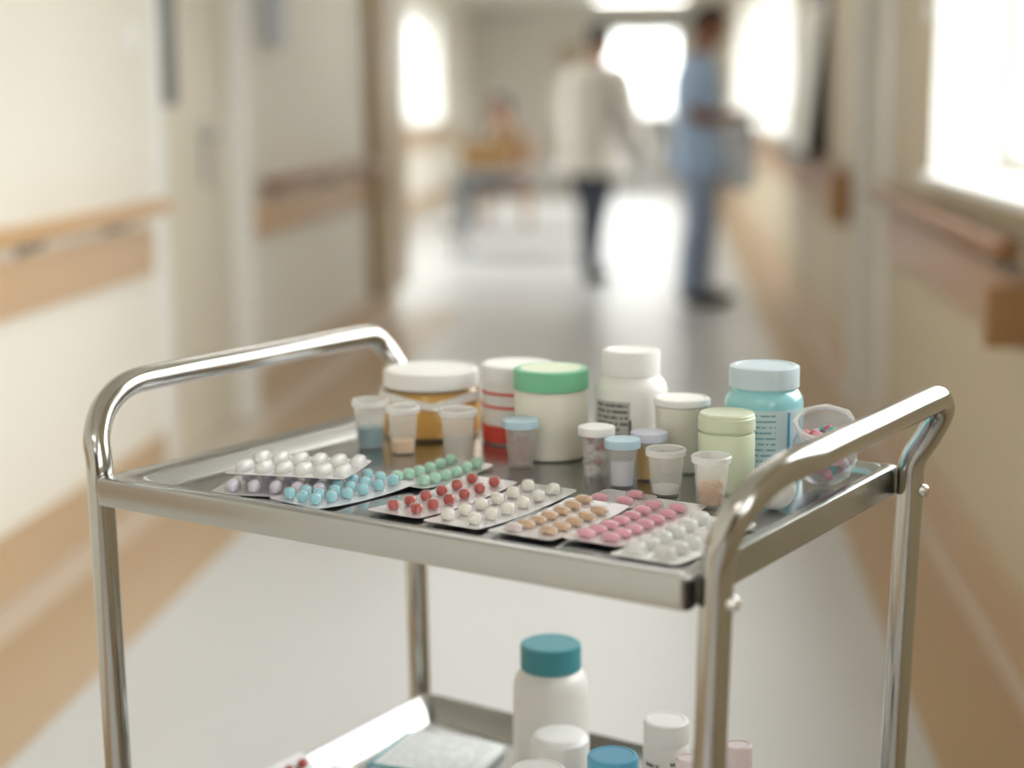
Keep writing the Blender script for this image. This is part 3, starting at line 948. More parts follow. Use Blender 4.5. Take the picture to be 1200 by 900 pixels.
# white tub with red stripes
t = thing('tub', 'white tub with two red stripes and a red base, half behind the green-lidded jar', 'tub', T(-.0963, .180, WELL + .0005), TH)
r, h = .0403, .087
obj('tub_wall', L_([(0, 0), (r - .003, 0), (r - .001, .002), (r, h - .014), (r - .002, h - .012), (0, h - .012)], 40), 'white_plastic', t)
obj('lid', plain_lid(r + .0012, h - .0185, h), 'white_lid', t)
def band(z0, z1, rr): return L_([(rr - .001, z0), (rr + .0005, z0), (rr + .0005, z1), (rr - .001, z1)], 40)
obj('base_band', band(.002, .021, r - .0006), 'red_print', t)
obj('stripe', band(.0555, .0585, r), 'red_print', t)
obj('stripe', band(.0405, .0435, r), 'red_print', t)

# off-white jar with green lid
t = thing('jar', 'off-white round jar with a bright green lid', 'jar', T(-.0204, .128, WELL + .0005), TH)
r, h = .0393, .095
obj('jar_wall', L_([(0, 0), (r - .004, 0), (r - .001, .002), (r, .005), (r, h - .027), (r - .003, h - .022), (r - .003, h - .003), (0, h - .003)], 44), 'offwhite_plastic', t)
obj('lid', ribbed_lid(r + .0008, h - .0215, h), 'green_lid', t)
obj('lid_disc', L_([(0, h + .0002), (r * .82, h + .0002), (r * .84, h - .001), (0, h - .001)], 40), 'pale_green_plastic', t)

# tall white bottle with grey printed label
t = thing('bottle', 'tall white plastic bottle with a screw cap and grey printed label', 'bottle', T(.0558, .165, WELL + .0005), TH)
r, h = .0383, .116
obj('bottle_body', L_([(0, 0), (r - .004, 0), (r - .001, .002), (r, .006), (r, .074), (r - .002, .081), (r - .006, .086), (r - .009, .0885), (r - .0095, .09), (r - .0095, h - .004), (0, h - .004)], 44), 'white_plastic', t)
obj('cap', ribbed_lid(r - .0075, .0895, h), 'white_lid', t)
va = math.atan2(-(T(.0558, .165, 0)[1]), -(T(.0558, .165, 0)[0])) - TH
obj('label', curved_label(r + .0006, .022, .066, va - 1.15, va - .02), 'label_grey', t)
obj('label_bar', curved_label(r + .0009, .02, .047, va - .06, va + .01, 4), 'dark_metal', t)

# plain white tub
t = thing('tub', 'plain off-white tub with a flat white lid, right of the tall white bottle', 'tub', T(.1288, .14, WELL + .0005), TH)
r, h = .0278, .0755
obj('tub_wall', L_([(0, 0), (r - .005, 0), (r - .003, .002), (r, h - .008), (0, h - .006)], 36), 'offwhite_plastic', t)
obj('lid', plain_lid(r + .0012, h - .0075, h), 'white_lid', t)

# pale green jar
t = thing('jar', 'pale lime-green plastic jar with a ringed neck, before the blue jar', 'jar', T(.2057, .085, WELL + .0005), TH)
r, h = .0274, .0765
obj('jar_wall', L_([(0, 0), (r - .003, 0), (r, .003), (r, h - .0215), (r - .001, h - .0195), (r - .003, h - .0185), (r - .003, h - .016), (0, h - .016)], 36), 'pale_green_plastic', t)
obj('lid', L_([(r - .002, h - .0165), (r + .0002, h - .016), (r + .0002, h - .0045), (r - .0012, h - .003), (r - .0005, h - .002), (r - .002, h), (0, h)], 36), 'pale_green_plastic', t)

# blue jar
t = thing('jar', 'blue translucent jar with a pale blue cap and a printed pale label', 'jar', T(.209, .162, WELL + .0005), TH)
r, h = .0395, .1125
obj('jar_wall', L_([(0, 0), (r - .004, 0), (r - .001, .002), (r, .006), (r, .076), (r - .0015, .082), (r - .005, .087), (r - .0065, .0885), (r - .0065, h - .004), (0, h - .004)], 48), 'blue_jar', t)
obj('cap', ribbed_lid(r - .0045, h - .0215, h, 56, .0003), 'ice_blue_cap', t)
va = math.atan2(-(T(.209, .165, 0)[1]), -(T(.209, .165, 0)[0])) - TH
obj('label', curved_label(r + .0007, .01, .072, va - .9, va + 1.05, 20), 'label_blue', t)
obj('label_bar', curved_label(r + .001, .012, .07, va + .62, va + .70, 3), 'blue_lid', t)

# clear jar lying on its side, full of coloured pills
ang = math.radians(205)
t = thing('jar', 'clear round jar with a faceted rim, leaning, full of mixed coloured pills', 'jar', T(.2825, .144, WELL + .034), rot=(math.radians(24), 0, TH + math.radians(20)))
jarT = t
bm = bmesh.new()
n = 24
def ngon(rr, z, k=24): return [((rr / (math.cos((2 * PI * i / n) % (2 * PI / k) - PI / k) if k < 24 else 1)) * math.cos(2 * PI * i / n), (rr / (math.cos((2 * PI * i / n) % (2 * PI / k) - PI / k) if k < 24 else 1)) * math.sin(2 * PI * i / n), z) for i in range(n)]
loops(bm, [ngon(.010, -.0305), ngon(.020, -.0255), ngon(.0275, -.0165), ngon(.0315, -.003), ngon(.0305, .012), ngon(.027, .024), ngon(.0265, .036), ngon(.0255, .036), ngon(.026, .024), ngon(.0293, .012), ngon(.0303, -.003), ngon(.0265, -.0158), ngon(.0193, -.0243), ngon(.0095, -.029)])
obj('jar_wall', bm, 'clear_jar', t, sharp=40)
bm = bmesh.new()
loops(bm, [ngon(.0266, .033), ngon(.0285, .033, 8), ngon(.0285, .0375, 8), ngon(.0256, .0375), ngon(.0256, .034)], close_last=False)
obj('jar_rim', bm, 'bubble_white', t, sharp=20)
cc = Vector(T(.2825, .144, WELL + .034))
names = [('pill_teal', 'teal'), ('pill_rose', 'rose red'), ('pill_navy', 'dark navy'), ('pill_pink', 'pink'), ('pill_lavender', 'lavender')]
placed = []
k = 0
tries = 0
while k < 55 and tries < 60000:
    tries += 1
    p = Vector((random.uniform(-1, 1), random.uniform(-1, 1), random.uniform(-1, 1)))
    if p.length > 1: continue
    p = p * .0238 if random.random() < .75 else p * .018 + Vector((0, 0, .014))
    if any((p - q).length < .0078 for q in placed): continue
    placed.append(p)
    k += 1
placed = placed[:len(placed) // 5 * 5]
mj = jarT.matrix_basis.to_3x3()
placed = [mj @ q for q in placed]
placed.sort(key=lambda q: -q.z)
ORD = rank_names(len(placed) // 5)[::-1]
for k, p in enumerate(placed):
    mt_, nm = names[k % 5]
    b = bmesh.new()
    sphere(b, (0, 0, 0), .0066, .0058, .005, 12)
    o = obj('loose_pill', b, mt_, loc=cc + p, rot=(random.random() * 3, random.random() * 3, 0))
    mark(o, ORD[k // 5] + ' ' + nm + ' pill inside the leaning clear jar', 'pill', 'mixed pills in the leaning clear jar')

# white egg-shaped stopper by the right handle
b = bmesh.new()
n = 24
lathe(b, [(.0185 * math.sin(PI * i / 16) * (1 + .1 * math.cos(PI * i / 16)), -.0205 * math.cos(PI * i / 16)) for i in range(17)], 28)
mark(obj('egg_container', b, 'white_plastic', loc=T(.28, .036, WELL + .0205), rot=(math.radians(60), math.radians(20), 0.4)), 'smooth white egg-shaped container lying under the right tube handle', 'container')

# ------------------------------------------------------------------ things on the lower tray
def low(u, v): return T(u, v, LOWF + .0005)
t = thing('bottle', 'large white bottle with a dark teal cap on the lower tray', 'bottle', low(-.048, .17), TH)
r, h = .0427, .166
obj('bottle_body', L_([(0, 0), (r - .005, 0), (r - .001, .003), (r, .008), (r, .117), (r - .002, .126), (r - .006, .133), (r - .01, .136), (r - .011, .138), (r - .011, h - .004), (0, h - .004)], 44), 'white_plastic', t)
obj('cap', ribbed_lid(r - .0085, .137, h, 60), 'teal_lid', t)
t = thing('tub', 'white round tub with a domed white lid before the teal-capped bottle', 'tub', low(.019, .08), TH)
r, h = .0305, .104
obj('tub_wall', L_([(0, 0), (r - .003, 0), (r, .003), (r, h - .022), (r - .003, h - .018), (0, h - .018)], 40), 'white_plastic', t)
obj('lid', L_([(r - .001, h - .0245), (r + .001, h - .024), (r + .001, h - .006), (r - .002, h - .002), (r - .008, h), (0, h)], 40), 'white_lid', t)
va = math.atan2(-(low(.019, .08)[1]), -(low(.019, .08)[0])) - TH
obj('red_label', curved_label(r + .0006, .03, h - .035, va + .5, va + 1.2, 8), 'red_print', t)
obj('dark_label', curved_label(r + .0006, .03, h - .04, va + .1, va + .5, 6), 'dark_metal', t)
t = thing('tub', 'tub with a sky blue lid at the bottom edge of the lower tray', 'tub', low(.1275, .003), TH)
r, h = .0243, .1315
obj('tub_wall', L_([(0, 0), (r - .003, 0), (r - .0005, .003), (r - .0005, h - .02), (0, h - .018)], 36), 'white_plastic', t)
obj('lid', plain_lid(r + .001, h - .021, h), 'blue_lid', t)
t = thing('bottle', 'small white bottle with dark printed labels, beside the right front leg', 'bottle', low(.133, .105), TH)
r, h = .0240, .135
obj('bottle_body', L_([(0, 0), (r - .003, 0), (r, .003), (r, h - .028), (r - .002, h - .0235), (r - .003, h - .0225), (0, h - .02)], 36), 'white_plastic', t)
obj('cap', ribbed_lid(r - .0004, h - .0235, h), 'white_lid', t)
va = math.atan2(-(low(.133, .105)[1]), -(low(.133, .105)[0])) - TH
obj('label', curved_label(r + .0006, .03, h - .037, va - 1.05, va - .12, 10), 'label_white', t)
obj('label', curved_label(r + .0006, .03, h - .034, va + .12, va + 1.05, 10), 'label_white', t)
t = thing('bottle', 'slim bottle with a pale pink cap, just right of the right front leg', 'bottle', low(.226, .08), TH)
r, h = .0138, .137
obj('bottle_body', L_([(0, 0), (r - .002, 0), (r, .002), (r, h - .026), (r - .002, h - .023), (0, h - .02)], 28), 'pink_white', t)
obj('cap', plain_lid(r + .0003, h - .0225, h), 'pink_white', t)
t = thing('bottle', 'slim white-capped bottle tucked at the left side of the right front leg', 'bottle', low(.205, .012), TH)
r, h = .0115, .143
obj('bottle_body', L_([(0, 0), (r - .002, 0), (r, .002), (r, h - .024), (r - .002, h - .021), (0, h - .02)], 28), 'white_plastic', t)
obj('cap', plain_lid(r + .0003, h - .0205, h), 'pink_white', t)
t = thing('tub', 'white-lidded tub cut by the bottom edge of the photo, below the domed tub', 'tub', low(.0705, -.045), TH)
r, h = .0275, .1205
obj('tub_wall', L_([(0, 0), (r - .003, 0), (r - .0005, .003), (r - .0005, h - .018), (0, h - .016)], 36), 'white_plastic', t)
obj('lid', plain_lid(r + .001, h - .0185, h), 'white_lid', t)

# folded leaflet with a teal edge, a paper slip under it and a red-pill pack on the lower tray
def sheet(w_, d_, nx, ny, fz, th):
    bm = bmesh.new()
    uvl = bm.loops.layers.uv.new('UVMap')
    V = {}
    for k in (0, 1):
        for i in range(nx + 1):
            for j in range(ny + 1):
                x, y = w_ * (i / nx - .5), d_ * (j / ny - .5)
                V[k, i, j] = bm.verts.new((x, y, fz(x / w_, y / d_) + th * k))
    def q(vs, uvs):
        f = bm.faces.new(vs)
        for lp, uv in zip(f.loops, uvs): lp[uvl].uv = uv
    for i in range(nx):
        for j in range(ny):
            uv = [(i / nx, j / ny), ((i + 1) / nx, j / ny), ((i + 1) / nx, (j + 1) / ny), (i / nx, (j + 1) / ny)]
            q([V[1, i, j], V[1, i + 1, j], V[1, i + 1, j + 1], V[1, i, j + 1]], uv)
            q([V[0, i, j], V[0, i, j + 1], V[0, i + 1, j + 1], V[0, i + 1, j]], [(0, 0)] * 4)
    for i in range(nx):
        q([V[0, i, 0], V[0, i + 1, 0], V[1, i + 1, 0], V[1, i, 0]], [(0, 0)] * 4)
        q([V[0, i, ny], V[1, i, ny], V[1, i + 1, ny], V[0, i + 1, ny]], [(0, 0)] * 4)
    for j in range(ny):
        q([V[0, 0, j], V[1, 0, j], V[1, 0, j + 1], V[0, 0, j + 1]], [(0, 0)] * 4)
        q([V[0, nx, j], V[0, nx, j + 1], V[1, nx, j + 1], V[1, nx, j]], [(0, 0)] * 4)
    return bm
t = thing('booklet', 'folded white leaflet with a teal edge lying on the lower tray', 'booklet', T(-.19, .145, LOWF + .001), TH + math.radians(12))
fz = lambda a, b: .006 * (1 - (2 * a) ** 2) + .002
obj('pages', sheet(.125, .105, 10, 4, lambda a, b: .004 * (1 - (2 * a) ** 2) + .0005, .006), 'paper', t)
obj('cover', sheet(.13, .11, 10, 4, lambda a, b: .004 * (1 - (2 * a) ** 2) + .0075, .0012), 'print_page', t)
obj('teal_edge', boxbm(-.066, -.0605, -.055, .055, .0045, .0095, bev=.001), 'teal_lid', t)
obj('teal_edge', boxbm(-.06, .06, -.0565, -.0535, .0085, .0125, bev=.001), 'teal_lid', t)
mark(obj('paper_slip', sheet(.07, .1, 6, 4, lambda a, b: .008 * (2 * a) ** 2 + .001, .0006), 'paper', loc=T(-.235, .03, LOWF + .0005), rot=(0, 0, TH + .3)), 'folded white paper slip beside the leaflet on the lower tray', 'paper')
pk = pack('blister pack of red pills leaning over the left rim of the lower tray', (-.03, .03, -.05, .05), [(-.013, -.035 + .023 * k) for k in range(4)] + [(.013, -.035 + .023 * k) for k in range(4)], ('pill_red', .0108, .0108, .0095), ang=math.radians(0), origin=(-.268, -.028), z=LOWF + .0185, lift=.001, tilt=(0, math.radians(32)))

# ------------------------------------------------------------------ people and far furniture
def skin_body(verts, edges, radii, root=0, sub=2):
    me = bpy.data.meshes.new('tmp')
    me.from_pydata(verts, edges, [])
    o = bpy.data.objects.new('tmp', me)
    col.objects.link(o)
    md = o.modifiers.new('s', 'SKIN')
    md.use_smooth_shade = True
    for i, r_ in enumerate(radii):
        sv = me.skin_vertices[0].data[i]
        sv.radius = r_ if isinstance(r_, tuple) else (r_, r_)
        sv.use_root = (i == root)
    md2 = o.modifiers.new('b', 'SUBSURF')
    md2.levels = sub
    dg = bpy.context.evaluated_depsgraph_get()
    me2 = bpy.data.meshes.new_from_object(o.evaluated_get(dg))
    bm = bmesh.new()
    bm.from_mesh(me2)
    bpy.data.objects.remove(o)
    bpy.data.meshes.remove(me)
    bpy.data.meshes.remove(me2)
    return bm

class Fig:
    """one skeleton: named joints, bones, radii; grown into one continuous surface"""
    def __init__(s): s.n = {}; s.order = []; s.e = []; s.r = []
    def add(s, name, p, r_, to=None):
        s.n[name] = len(s.order); s.order.append(p); s.r.append(r_)
        if to is not None: s.e.append((s.n[to], s.n[name]))
    def body(s): return skin_body(s.order, s.e, s.r)
    def sub(s, names, grow, ends=()):
        idx = {nm: i for i, nm in enumerate(names)}
        vs = [s.order[s.n[nm]] for nm in names]
        inv = {v: k for k, v in s.n.items()}
        es = [(idx[inv[a]], idx[inv[b]]) for a, b in s.e if inv[a] in idx and inv[b] in idx]
        rs = [tuple(q + grow for q in (r_ if isinstance(r_, tuple) else (r_, r_))) for r_ in (s.r[s.n[nm]] for nm in names)]
        return skin_body(vs, es, rs)

def hand(bm, wrist, d, up, side, s=1.0, curl=.5):
    """palm and five separate curled fingers growing from the wrist along d"""
    w_ = Vector(wrist); d = Vector(d).normalized(); up = Vector(up).normalized(); sd = d.cross(up).normalized() * side
    up = sd.cross(d) * side
    tube(bm, [w_ - d * .02, w_ + d * .02, w_ + d * .05, w_ + d * .085], [.024 * s, .028 * s, .036 * s, .03 * s], 10)
    for i, (o_, ln) in enumerate(((-.027, .066), (-.009, .076), (.009, .072), (.026, .056))):
        b = w_ + d * .078 * s + sd * o_ * s
        p1 = b + (d - up * curl * .4).normalized() * ln * .45 * s
        p2 = p1 + (d - up * curl * 1.1).normalized() * ln * .32 * s
        p3 = p2 + (d * .6 - up * curl * 1.6).normalized() * ln * .28 * s
        tube(bm, [b - d * .015, b, p1, p2, p3], [.0095 * s, .0095 * s, .0088 * s, .008 * s, .006 * s], 8)
    b = w_ + d * .025 * s - sd * .026 * s
    p1 = b + (d * .7 - sd * .7).normalized() * .034 * s
    p2 = p1 + (d * .95 - sd * .2 - up * curl * .4).normalized() * .03 * s
    tube(bm, [b, p1, p2], [.013 * s, .011 * s, .008 * s], 8)

def head_parts(t, c, fwd, skin, hair, size=1., hair_back=True):
    """face features and hair around a head centred at c and facing fwd (unit, horizontal-ish)"""
    c = Vector(c); f = Vector(fwd).normalized(); sd = Vector((0, 0, 1)).cross(f).normalized(); up = f.cross(sd)
    rot = Matrix((f, sd, up)).transposed()
    def at(a, b, z): return c + (f * a + sd * b + up * z) * size
    bm = bmesh.new()
    sphere(bm, at(.0, 0, .0), .098 * size, .076 * size, .118 * size, 16, rot)       # skull
    sphere(bm, at(.03, 0, -.055), .062 * size, .056 * size, .062 * size, 14, rot)   # jaw
    obj('head', bm, skin, t, sharp=80)
    bm = bmesh.new()
    tube(bm, [at(.088, 0, .025), at(.106, 0, -.005), at(.112, 0, -.025), at(.094, 0, -.034)], [.008 * size, .011 * size, .014 * size, .01 * size], 8)
    obj('nose', bm, skin, t, sharp=80)
    bm = bmesh.new()
    sphere(bm, at(.088, 0, -.062), .008 * size, .024 * size, .007 * size, 10, rot)
    obj('mouth', bm, 'lip', t)
    for b in (-.032, .032):
        bm = bmesh.new()
        sphere(bm, at(.082, b, .012), .012 * size, .013 * size, .008 * size, 10, rot)
        e = obj('eye', bm, 'eye_white', t)
        bm = bmesh.new()
        sphere(bm, at(.0925, b, .012), .003 * size, .006 * size, .006 * size, 8, rot)
        obj('iris', bm, 'hair_black', e)
        bm = bmesh.new()
        sphere(bm, at(-.003, math.copysign(.078, b), -.008), .018 * size, .009 * size, .03 * size, 10, rot)
        obj('ear', bm, skin, t)
    # hair: upper/back shell of the skull
    bm = bmesh.new()
    sphere(bm, (0, 0, 0), .106, .084, .125, 20)
    for v in list(bm.verts):
        keep = v.co.z > .045 or v.co.x < -.012 and v.co.z > -.055
        if not keep: bm.verts.remove(v)
    bmesh.ops.solidify(bm, geom=list(bm.faces), thickness=-.012)
    for v in bm.verts: v.co = c + rot @ (Vector(v.co) * size)
    obj('hair', bm, hair, t, sharp=80)

def garment(name, mat, t, rings, tubes=()):
    """cloth shell: elliptical rings (centre x, z, half depth, half width) up the trunk, plus sleeve or leg tubes"""
    bm = bmesh.new()
    if rings:
        n = 28
        pts = []
        for k, (cx_, z_, rx, ry) in enumerate(rings):
            ring = []
            for i in range(n):
                a = 2 * PI * i / n
                w_ = 1 + .018 * math.sin(5 * a + 1.7 * k)
                c_, s_ = math.cos(a), math.sin(a)
                ring.append((cx_ + rx * w_ * math.copysign(abs(c_) ** .85, c_), ry * w_ * math.copysign(abs(s_) ** .85, s_), z_))
            pts.append(ring)
        loops(bm, pts)
        bm.faces.new(list(bm.verts)[:n])
    for pts, rs in tubes:
        cp = crom(pts, 4)
        tube(bm, cp, [rs[min(i // 4, len(rs) - 1)] + (rs[min(i // 4 + 1, len(rs) - 1)] - rs[min(i // 4, len(rs) - 1)]) * (i % 4) / 4 for i in range(len(cp))], 16)
    return obj(name, bm, mat, t, sharp=70)
def jt(F, *names): return [F.order[F.n[q]] for q in names]

# --- nurse in blue scrubs, standing side-on and reading
def standing_legs(F, hipz, stance, feet_dir=1):
    for s_, nm in ((1, 'l'), (-1, 'r')):
        dx = stance * (1 if nm == 'l' else -1)
        F.add('hip' + nm, (0, s_ * .085, hipz - .05), .1, 'pelvis')
        F.add('thigh' + nm, (dx * .3 + .01, s_ * .088, hipz - .26), .083, 'hip' + nm)
        F.add('knee' + nm, (dx * .6 + .015, s_ * .09, .5), .06, 'thigh' + nm)
        F.add('calf' + nm, (dx * .8 - .005, s_ * .09, .34), .057, 'knee' + nm)
        F.add('ankle' + nm, (dx - .02, s_ * .09, .09), .037, 'calf' + nm)
        F.add('heel' + nm, (dx - .03, s_ * .09, .045), .036, 'ankle' + nm)
        F.add('toe' + nm, (dx + .15 * feet_dir, s_ * .1, .035), .032, 'heel' + nm)
def shoes(t, F):
    for nm in 'lr':
        a = Vector(F.order[F.n['heel' + nm]]); b = Vector(F.order[F.n['toe' + nm]])
        bm = bmesh.new()
        tube(bm, [a + Vector((-.035, 0, .005)), a + Vector((-.005, 0, .012)), (a + b) / 2 + Vector((0, 0, .008)), b, b + Vector((.04, 0, -.004))], [.03, .046, .043, .04, .02], 12)
        for v in bm.verts:
            if v.co.z < .003: v.co.z = .003
        obj('shoe', bm, 'black', t, sharp=60)
NX, NY = .155, 9.9
t = thing('person', 'standing person in light blue short-sleeved scrubs, side-on, reading a tablet', 'person', (NX, NY, 0), 0.12)
F = Fig()
F.add('pelvis', (0, 0, .96), (.125, .12))
F.add('waist', (-.01, 0, 1.12), (.125, .105), 'pelvis')
F.add('chest', (-.02, 0, 1.32), (.14, .12), 'waist')
F.add('collar', (-.02, 0, 1.47), (.085, .08), 'chest')
F.add('neck', (.005, 0, 1.55), .055, 'collar')
F.add('skull', (.03, 0, 1.63), .06, 'neck')
standing_legs(F, .96, .05)
for s_, nm in ((1, 'l'), (-1, 'r')):
    F.add('shoulder' + nm, (-.03, s_ * .18, 1.42), .068, 'collar')
    F.add('upper' + nm, (-.06, s_ * .21, 1.28), .056, 'shoulder' + nm)
    F.add('elbow' + nm, (-.07, s_ * .215, 1.14), .047, 'upper' + nm)
    F.add('fore' + nm, (.05, s_ * .185, 1.125), .043, 'elbow' + nm)
    F.add('wrist' + nm, (.2, s_ * .13, 1.135), .028, 'fore' + nm)
bm = F.body()
for s_, nm in ((1, 'l'), (-1, 'r')):
    hand(bm, F.order[F.n['wrist' + nm]], (.9, -s_ * .15, .1), (0, 0, 1), -s_, 1., .8)
obj('body', bm, 'skin_brown', t, sharp=80)
garment('scrub_top', 'scrubs_blue', t, [(.0, .80, .165, .20), (.0, .92, .155, .20), (-.01, 1.08, .145, .18), (-.02, 1.25, .152, .195), (-.025, 1.38, .14, .205), (-.025, 1.46, .11, .165), (-.015, 1.51, .075, .085)],
        [([(-.03, s_ * .12, 1.425), *jt(F, 'shoulder' + nm, 'upper' + nm), (-.066, s_ * .213, 1.2)], [.07, .083, .075, .072]) for s_, nm in ((1, 'l'), (-1, 'r'))])
garment('trousers', 'scrubs_dark', t, [(0, .76, .14, .185), (0, .86, .145, .185), (0, 1.0, .13, .17)], [(jt(F, 'hip' + nm, 'thigh' + nm, 'knee' + nm, 'calf' + nm, 'ankle' + nm), [.115, .105, .085, .078, .07]) for nm in 'lr'])
shoes(t, F)
head_parts(t, (.05, 0, 1.665), (.92, 0, -.38), 'skin_brown', 'hair_black')
o = thing('tablet', 'thin grey tablet held flat by the person in blue scrubs', 'tablet', (NX + .38, NY + .05, 1.155), rot=(0, math.radians(8), .12))
obj('case', boxbm(-.13, .13, -.16, .16, -.005, .005, bev=.003), 'screen_grey', o)
obj('screen', boxbm(-.118, .118, -.148, .148, .005, .0065), 'white_lid', o)
bm = sheet(.2, .02, 6, 2, lambda a, b: 0, .004)
bm.free()
# pale blue cloth hanging over the forearm
bm = bmesh.new()
n = 20
rows = []
for k in range(9):
    z = 1.10 - .05 * k
    ring = []
    for i in range(n):
        a = 2 * PI * i / n
        rr = 1 + .12 * math.sin(3 * a + k * .5)
        ring.append((.07 * rr * math.cos(a) * (1 + .03 * k) + .25, .035 * rr * math.sin(a) + .0, z))
    rows.append(ring)
loops(bm, rows)
mark(obj('folded_cloth', bm, 'cloth_pale', loc=(NX, NY, 0), rot=(0, 0, .12)), 'pale blue folded cloth hanging from the hands of the person in scrubs', 'cloth')

# --- person in a white coat, back half turned, walking away
WX, WY = -.56, 11.2
t = thing('person', 'dark-haired person in a long white coat and dark trousers, leaning over the far trolley', 'person', (WX, WY, 0), math.radians(58))
F = Fig()
F.add('pelvis', (0, 0, .92), (.135, .13))
F.add('waist', (.01, 0, 1.08), (.135, .115), 'pelvis')
F.add('chest', (.03, 0, 1.28), (.155, .13), 'waist')
F.add('collar', (.05, 0, 1.43), (.09, .085), 'chest')
F.add('neck', (.075, 0, 1.51), .055, 'collar')
F.add('skull', (.095, 0, 1.59), .06, 'neck')
standing_legs(F, .92, .13)
for s_, nm in ((1, 'l'), (-1, 'r')):
    F.add('shoulder' + nm, (.04, s_ * .2, 1.38), .072, 'collar')
    F.add('upper' + nm, (.05, s_ * .25, 1.22), .058, 'shoulder' + nm)
    F.add('elbow' + nm, (.07, s_ * .28, 1.09), .05, 'upper' + nm)
    F.add('fore' + nm, (.14, s_ * .28, 1.0), .043, 'elbow' + nm)
    F.add('wrist' + nm, (.22, s_ * .27, .9), .029, 'fore' + nm)
bm = F.body()
for s_, nm in ((1, 'l'), (-1, 'r')):
    hand(bm, F.order[F.n['wrist' + nm]], (.6, 0, -.6), (.6, 0, .6), -s_, 1., .8)
obj('body', bm, 'skin_mid', t, sharp=80)
garment('coat', 'coat_white', t, [(.0, .74, .19, .26), (.0, .86, .175, .235), (.005, 1.0, .16, .205), (.02, 1.15, .155, .20), (.03, 1.3, .16, .22), (.04, 1.39, .14, .215), (.05, 1.45, .105, .16), (.06, 1.49, .075, .085)],
        [([(.045, s_ * .13, 1.39), *jt(F, 'shoulder' + nm, 'upper' + nm, 'elbow' + nm, 'fore' + nm), tuple(.7 * Vector(F.order[F.n['wrist' + nm]]) + .3 * Vector(F.order[F.n['fore' + nm]]))], [.075, .09, .08, .072, .064, .055]) for s_, nm in ((1, 'l'), (-1, 'r'))])
garment('trousers', 'trousers_dark', t, [(0, .74, .13, .18), (0, .84, .14, .185), (0, .96, .13, .17)], [(jt(F, 'hip' + nm, 'thigh' + nm, 'knee' + nm, 'calf' + nm, 'ankle' + nm), [.11, .095, .072, .068, .06]) for nm in 'lr'])
shoes(t, F)
head_parts(t, (.115, 0, 1.635), (.95, 0, -.2), 'skin_mid', 'hair_black')
bm = bmesh.new()
sphere(bm, (0, 0, 0), .105, .085, .12, 14)
# paper bundle in the right hand
mark(obj('paper_bundle', sheet(.22, .3, 6, 6, lambda a, b: .03 * math.sin(5 * a), .02), 'paper', loc=(WX + .36, WY + .05, .82), rot=(math.radians(80), math.radians(15), .1)), 'crumpled white papers in the right hand of the white-coated person', 'papers')
bm.free()

# --- far wheeled stretcher table with a cardboard box, and a seated person behind it
TX, TY = -1.2, 13.0
t = thing('wheeled_table', 'low grey metal wheeled table standing far down the corridor', 'table', (TX, TY, 0), 0)
obj('table_top', boxbm(-.55, .62, -.35, .35, .66, .70, bev=.008), 'grey_metal', t)
for x in (-.5, .57):
    for y in (-.3, .3):
        bm = bmesh.new()
        tube(bm, [(x, y, .08), (x, y, .66)], .016, 10)
        lg = obj('leg', bm, 'grey_metal', t)
        bm = bmesh.new()
        lathe(bm, [(0, -.012), (.036, -.012), (.04, -.008), (.04, .008), (.036, .012), (0, .012)], 16)
        obj('wheel', bm, 'rubber', lg, loc=(x, y, .0405), rot=(0, PI / 2, 0))
obj('lower_shelf', boxbm(-.5, .57, -.3, .3, .2, .22, bev=.004), 'grey_metal', t)
t = thing('cardboard_box', 'brown cardboard box on the left of the far wheeled table', 'box', (TX - .27, TY - .02, .7005), 0)
obj('carton', boxbm(-.21, .21, -.16, .16, 0, .225, bev=.003), 'cardboard', t)
obj('flap', boxbm(-.21, .21, -.16, -.002, .225, .229), 'cardboard', t, sharp=None)
obj('flap', boxbm(-.21, .21, .002, .16, .225, .229), 'cardboard', t, sharp=None)
obj('tape', boxbm(-.211, .211, -.025, .025, .229, .2296), 'bumper_tan', t, sharp=None)

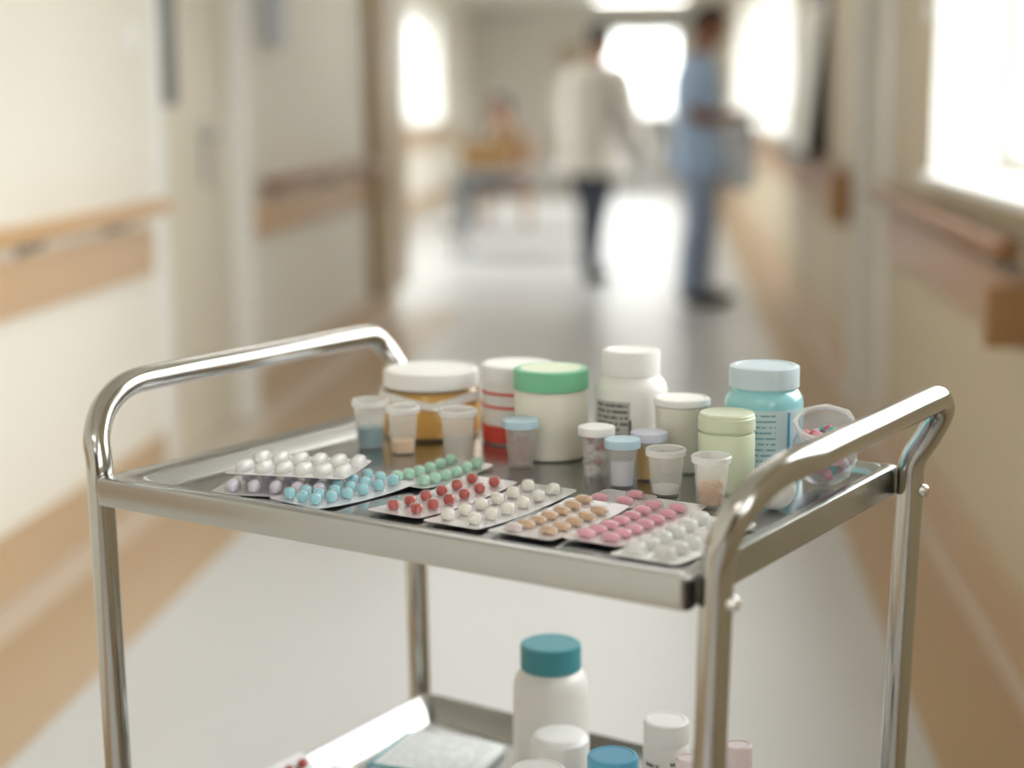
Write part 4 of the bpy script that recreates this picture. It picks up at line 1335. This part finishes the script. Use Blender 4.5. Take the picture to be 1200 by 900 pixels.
PX_, PY_ = -1.3, 15.5
t = thing('person', 'seated person in a brown jumper facing left behind the cardboard box', 'person', (PX_ - .28, PY_, 0), PI)
F = Fig()
F.add('pelvis', (-.02, 0, .52), (.13, .13))
F.add('waist', (-.03, 0, .68), (.125, .115), 'pelvis')
F.add('chest', (-.01, 0, .86), (.135, .12), 'waist')
F.add('collar', (.01, 0, 1.0), (.08, .08), 'chest')
F.add('neck', (.03, 0, 1.07), .05, 'collar')
F.add('skull', (.045, 0, 1.13), .055, 'neck')
for s_, nm in ((1, 'l'), (-1, 'r')):
    F.add('hip' + nm, (.05, s_ * .09, .5), .095, 'pelvis')
    F.add('thigh' + nm, (.22, s_ * .095, .51), .08, 'hip' + nm)
    F.add('knee' + nm, (.4, s_ * .1, .51), .06, 'thigh' + nm)
    F.add('calf' + nm, (.41, s_ * .1, .34), .055, 'knee' + nm)
    F.add('ankle' + nm, (.39, s_ * .1, .09), .037, 'calf' + nm)
    F.add('heel' + nm, (.38, s_ * .1, .045), .036, 'ankle' + nm)
    F.add('toe' + nm, (.55, s_ * .11, .035), .032, 'heel' + nm)
    F.add('shoulder' + nm, (0, s_ * .17, .95), .064, 'collar')
    F.add('upper' + nm, (.02, s_ * .2, .83), .054, 'shoulder' + nm)
    F.add('elbow' + nm, (.04, s_ * .21, .7), .046, 'upper' + nm)
    F.add('fore' + nm, (.15, s_ * .17, .68), .042, 'elbow' + nm)
    F.add('wrist' + nm, (.27, s_ * .12, .66), .028, 'fore' + nm)
bm = F.body()
for s_, nm in ((1, 'l'), (-1, 'r')):
    hand(bm, F.order[F.n['wrist' + nm]], (.9, -s_ * .1, -.25), (0, 0, 1), -s_, 1., .5)
obj('body', bm, 'skin_mid', t, sharp=80)
garment('jumper', 'jumper_brown', t, [(-.025, .5, .155, .19), (-.03, .62, .15, .18), (-.02, .78, .15, .185), (-.005, .9, .14, .195), (.0, .98, .11, .16), (.01, 1.03, .07, .08)],
        [([(0, s_ * .11, .95), *jt(F, 'shoulder' + nm, 'upper' + nm, 'elbow' + nm, 'fore' + nm), tuple(.7 * Vector(F.order[F.n['wrist' + nm]]) + .3 * Vector(F.order[F.n['fore' + nm]]))], [.065, .078, .07, .062, .056, .046]) for s_, nm in ((1, 'l'), (-1, 'r'))])
garment('trousers', 'trousers_dark', t, [(-.03, .42, .15, .185), (-.03, .52, .15, .185), (-.03, .64, .135, .17)], [(jt(F, 'hip' + nm, 'thigh' + nm, 'knee' + nm, 'calf' + nm, 'ankle' + nm), [.105, .095, .075, .068, .058]) for nm in 'lr'])
shoes(t, F)
head_parts(t, (.06, 0, 1.165), (1, 0, -.1), 'skin_brown', 'hair_black', .95)
t = thing('chair', 'plain wooden chair under the seated person in brown', 'chair', (PX_ - .28, PY_, 0), PI)
obj('seat', boxbm(-.18, .24, -.22, .22, .35, .38, bev=.008), 'rail_brown', t)
obj('backrest', boxbm(-.235, -.2, -.22, .22, .55, .9, bev=.01), 'rail_brown', t)
for x in (-.19, .21):
    for y in (-.19, .19):
        bm = bmesh.new()
        tube(bm, [(x, y, 0), (x, y, .36 if x > 0 else .88)], .017, 10)
        obj('leg', bm, 'rail_brown', t)
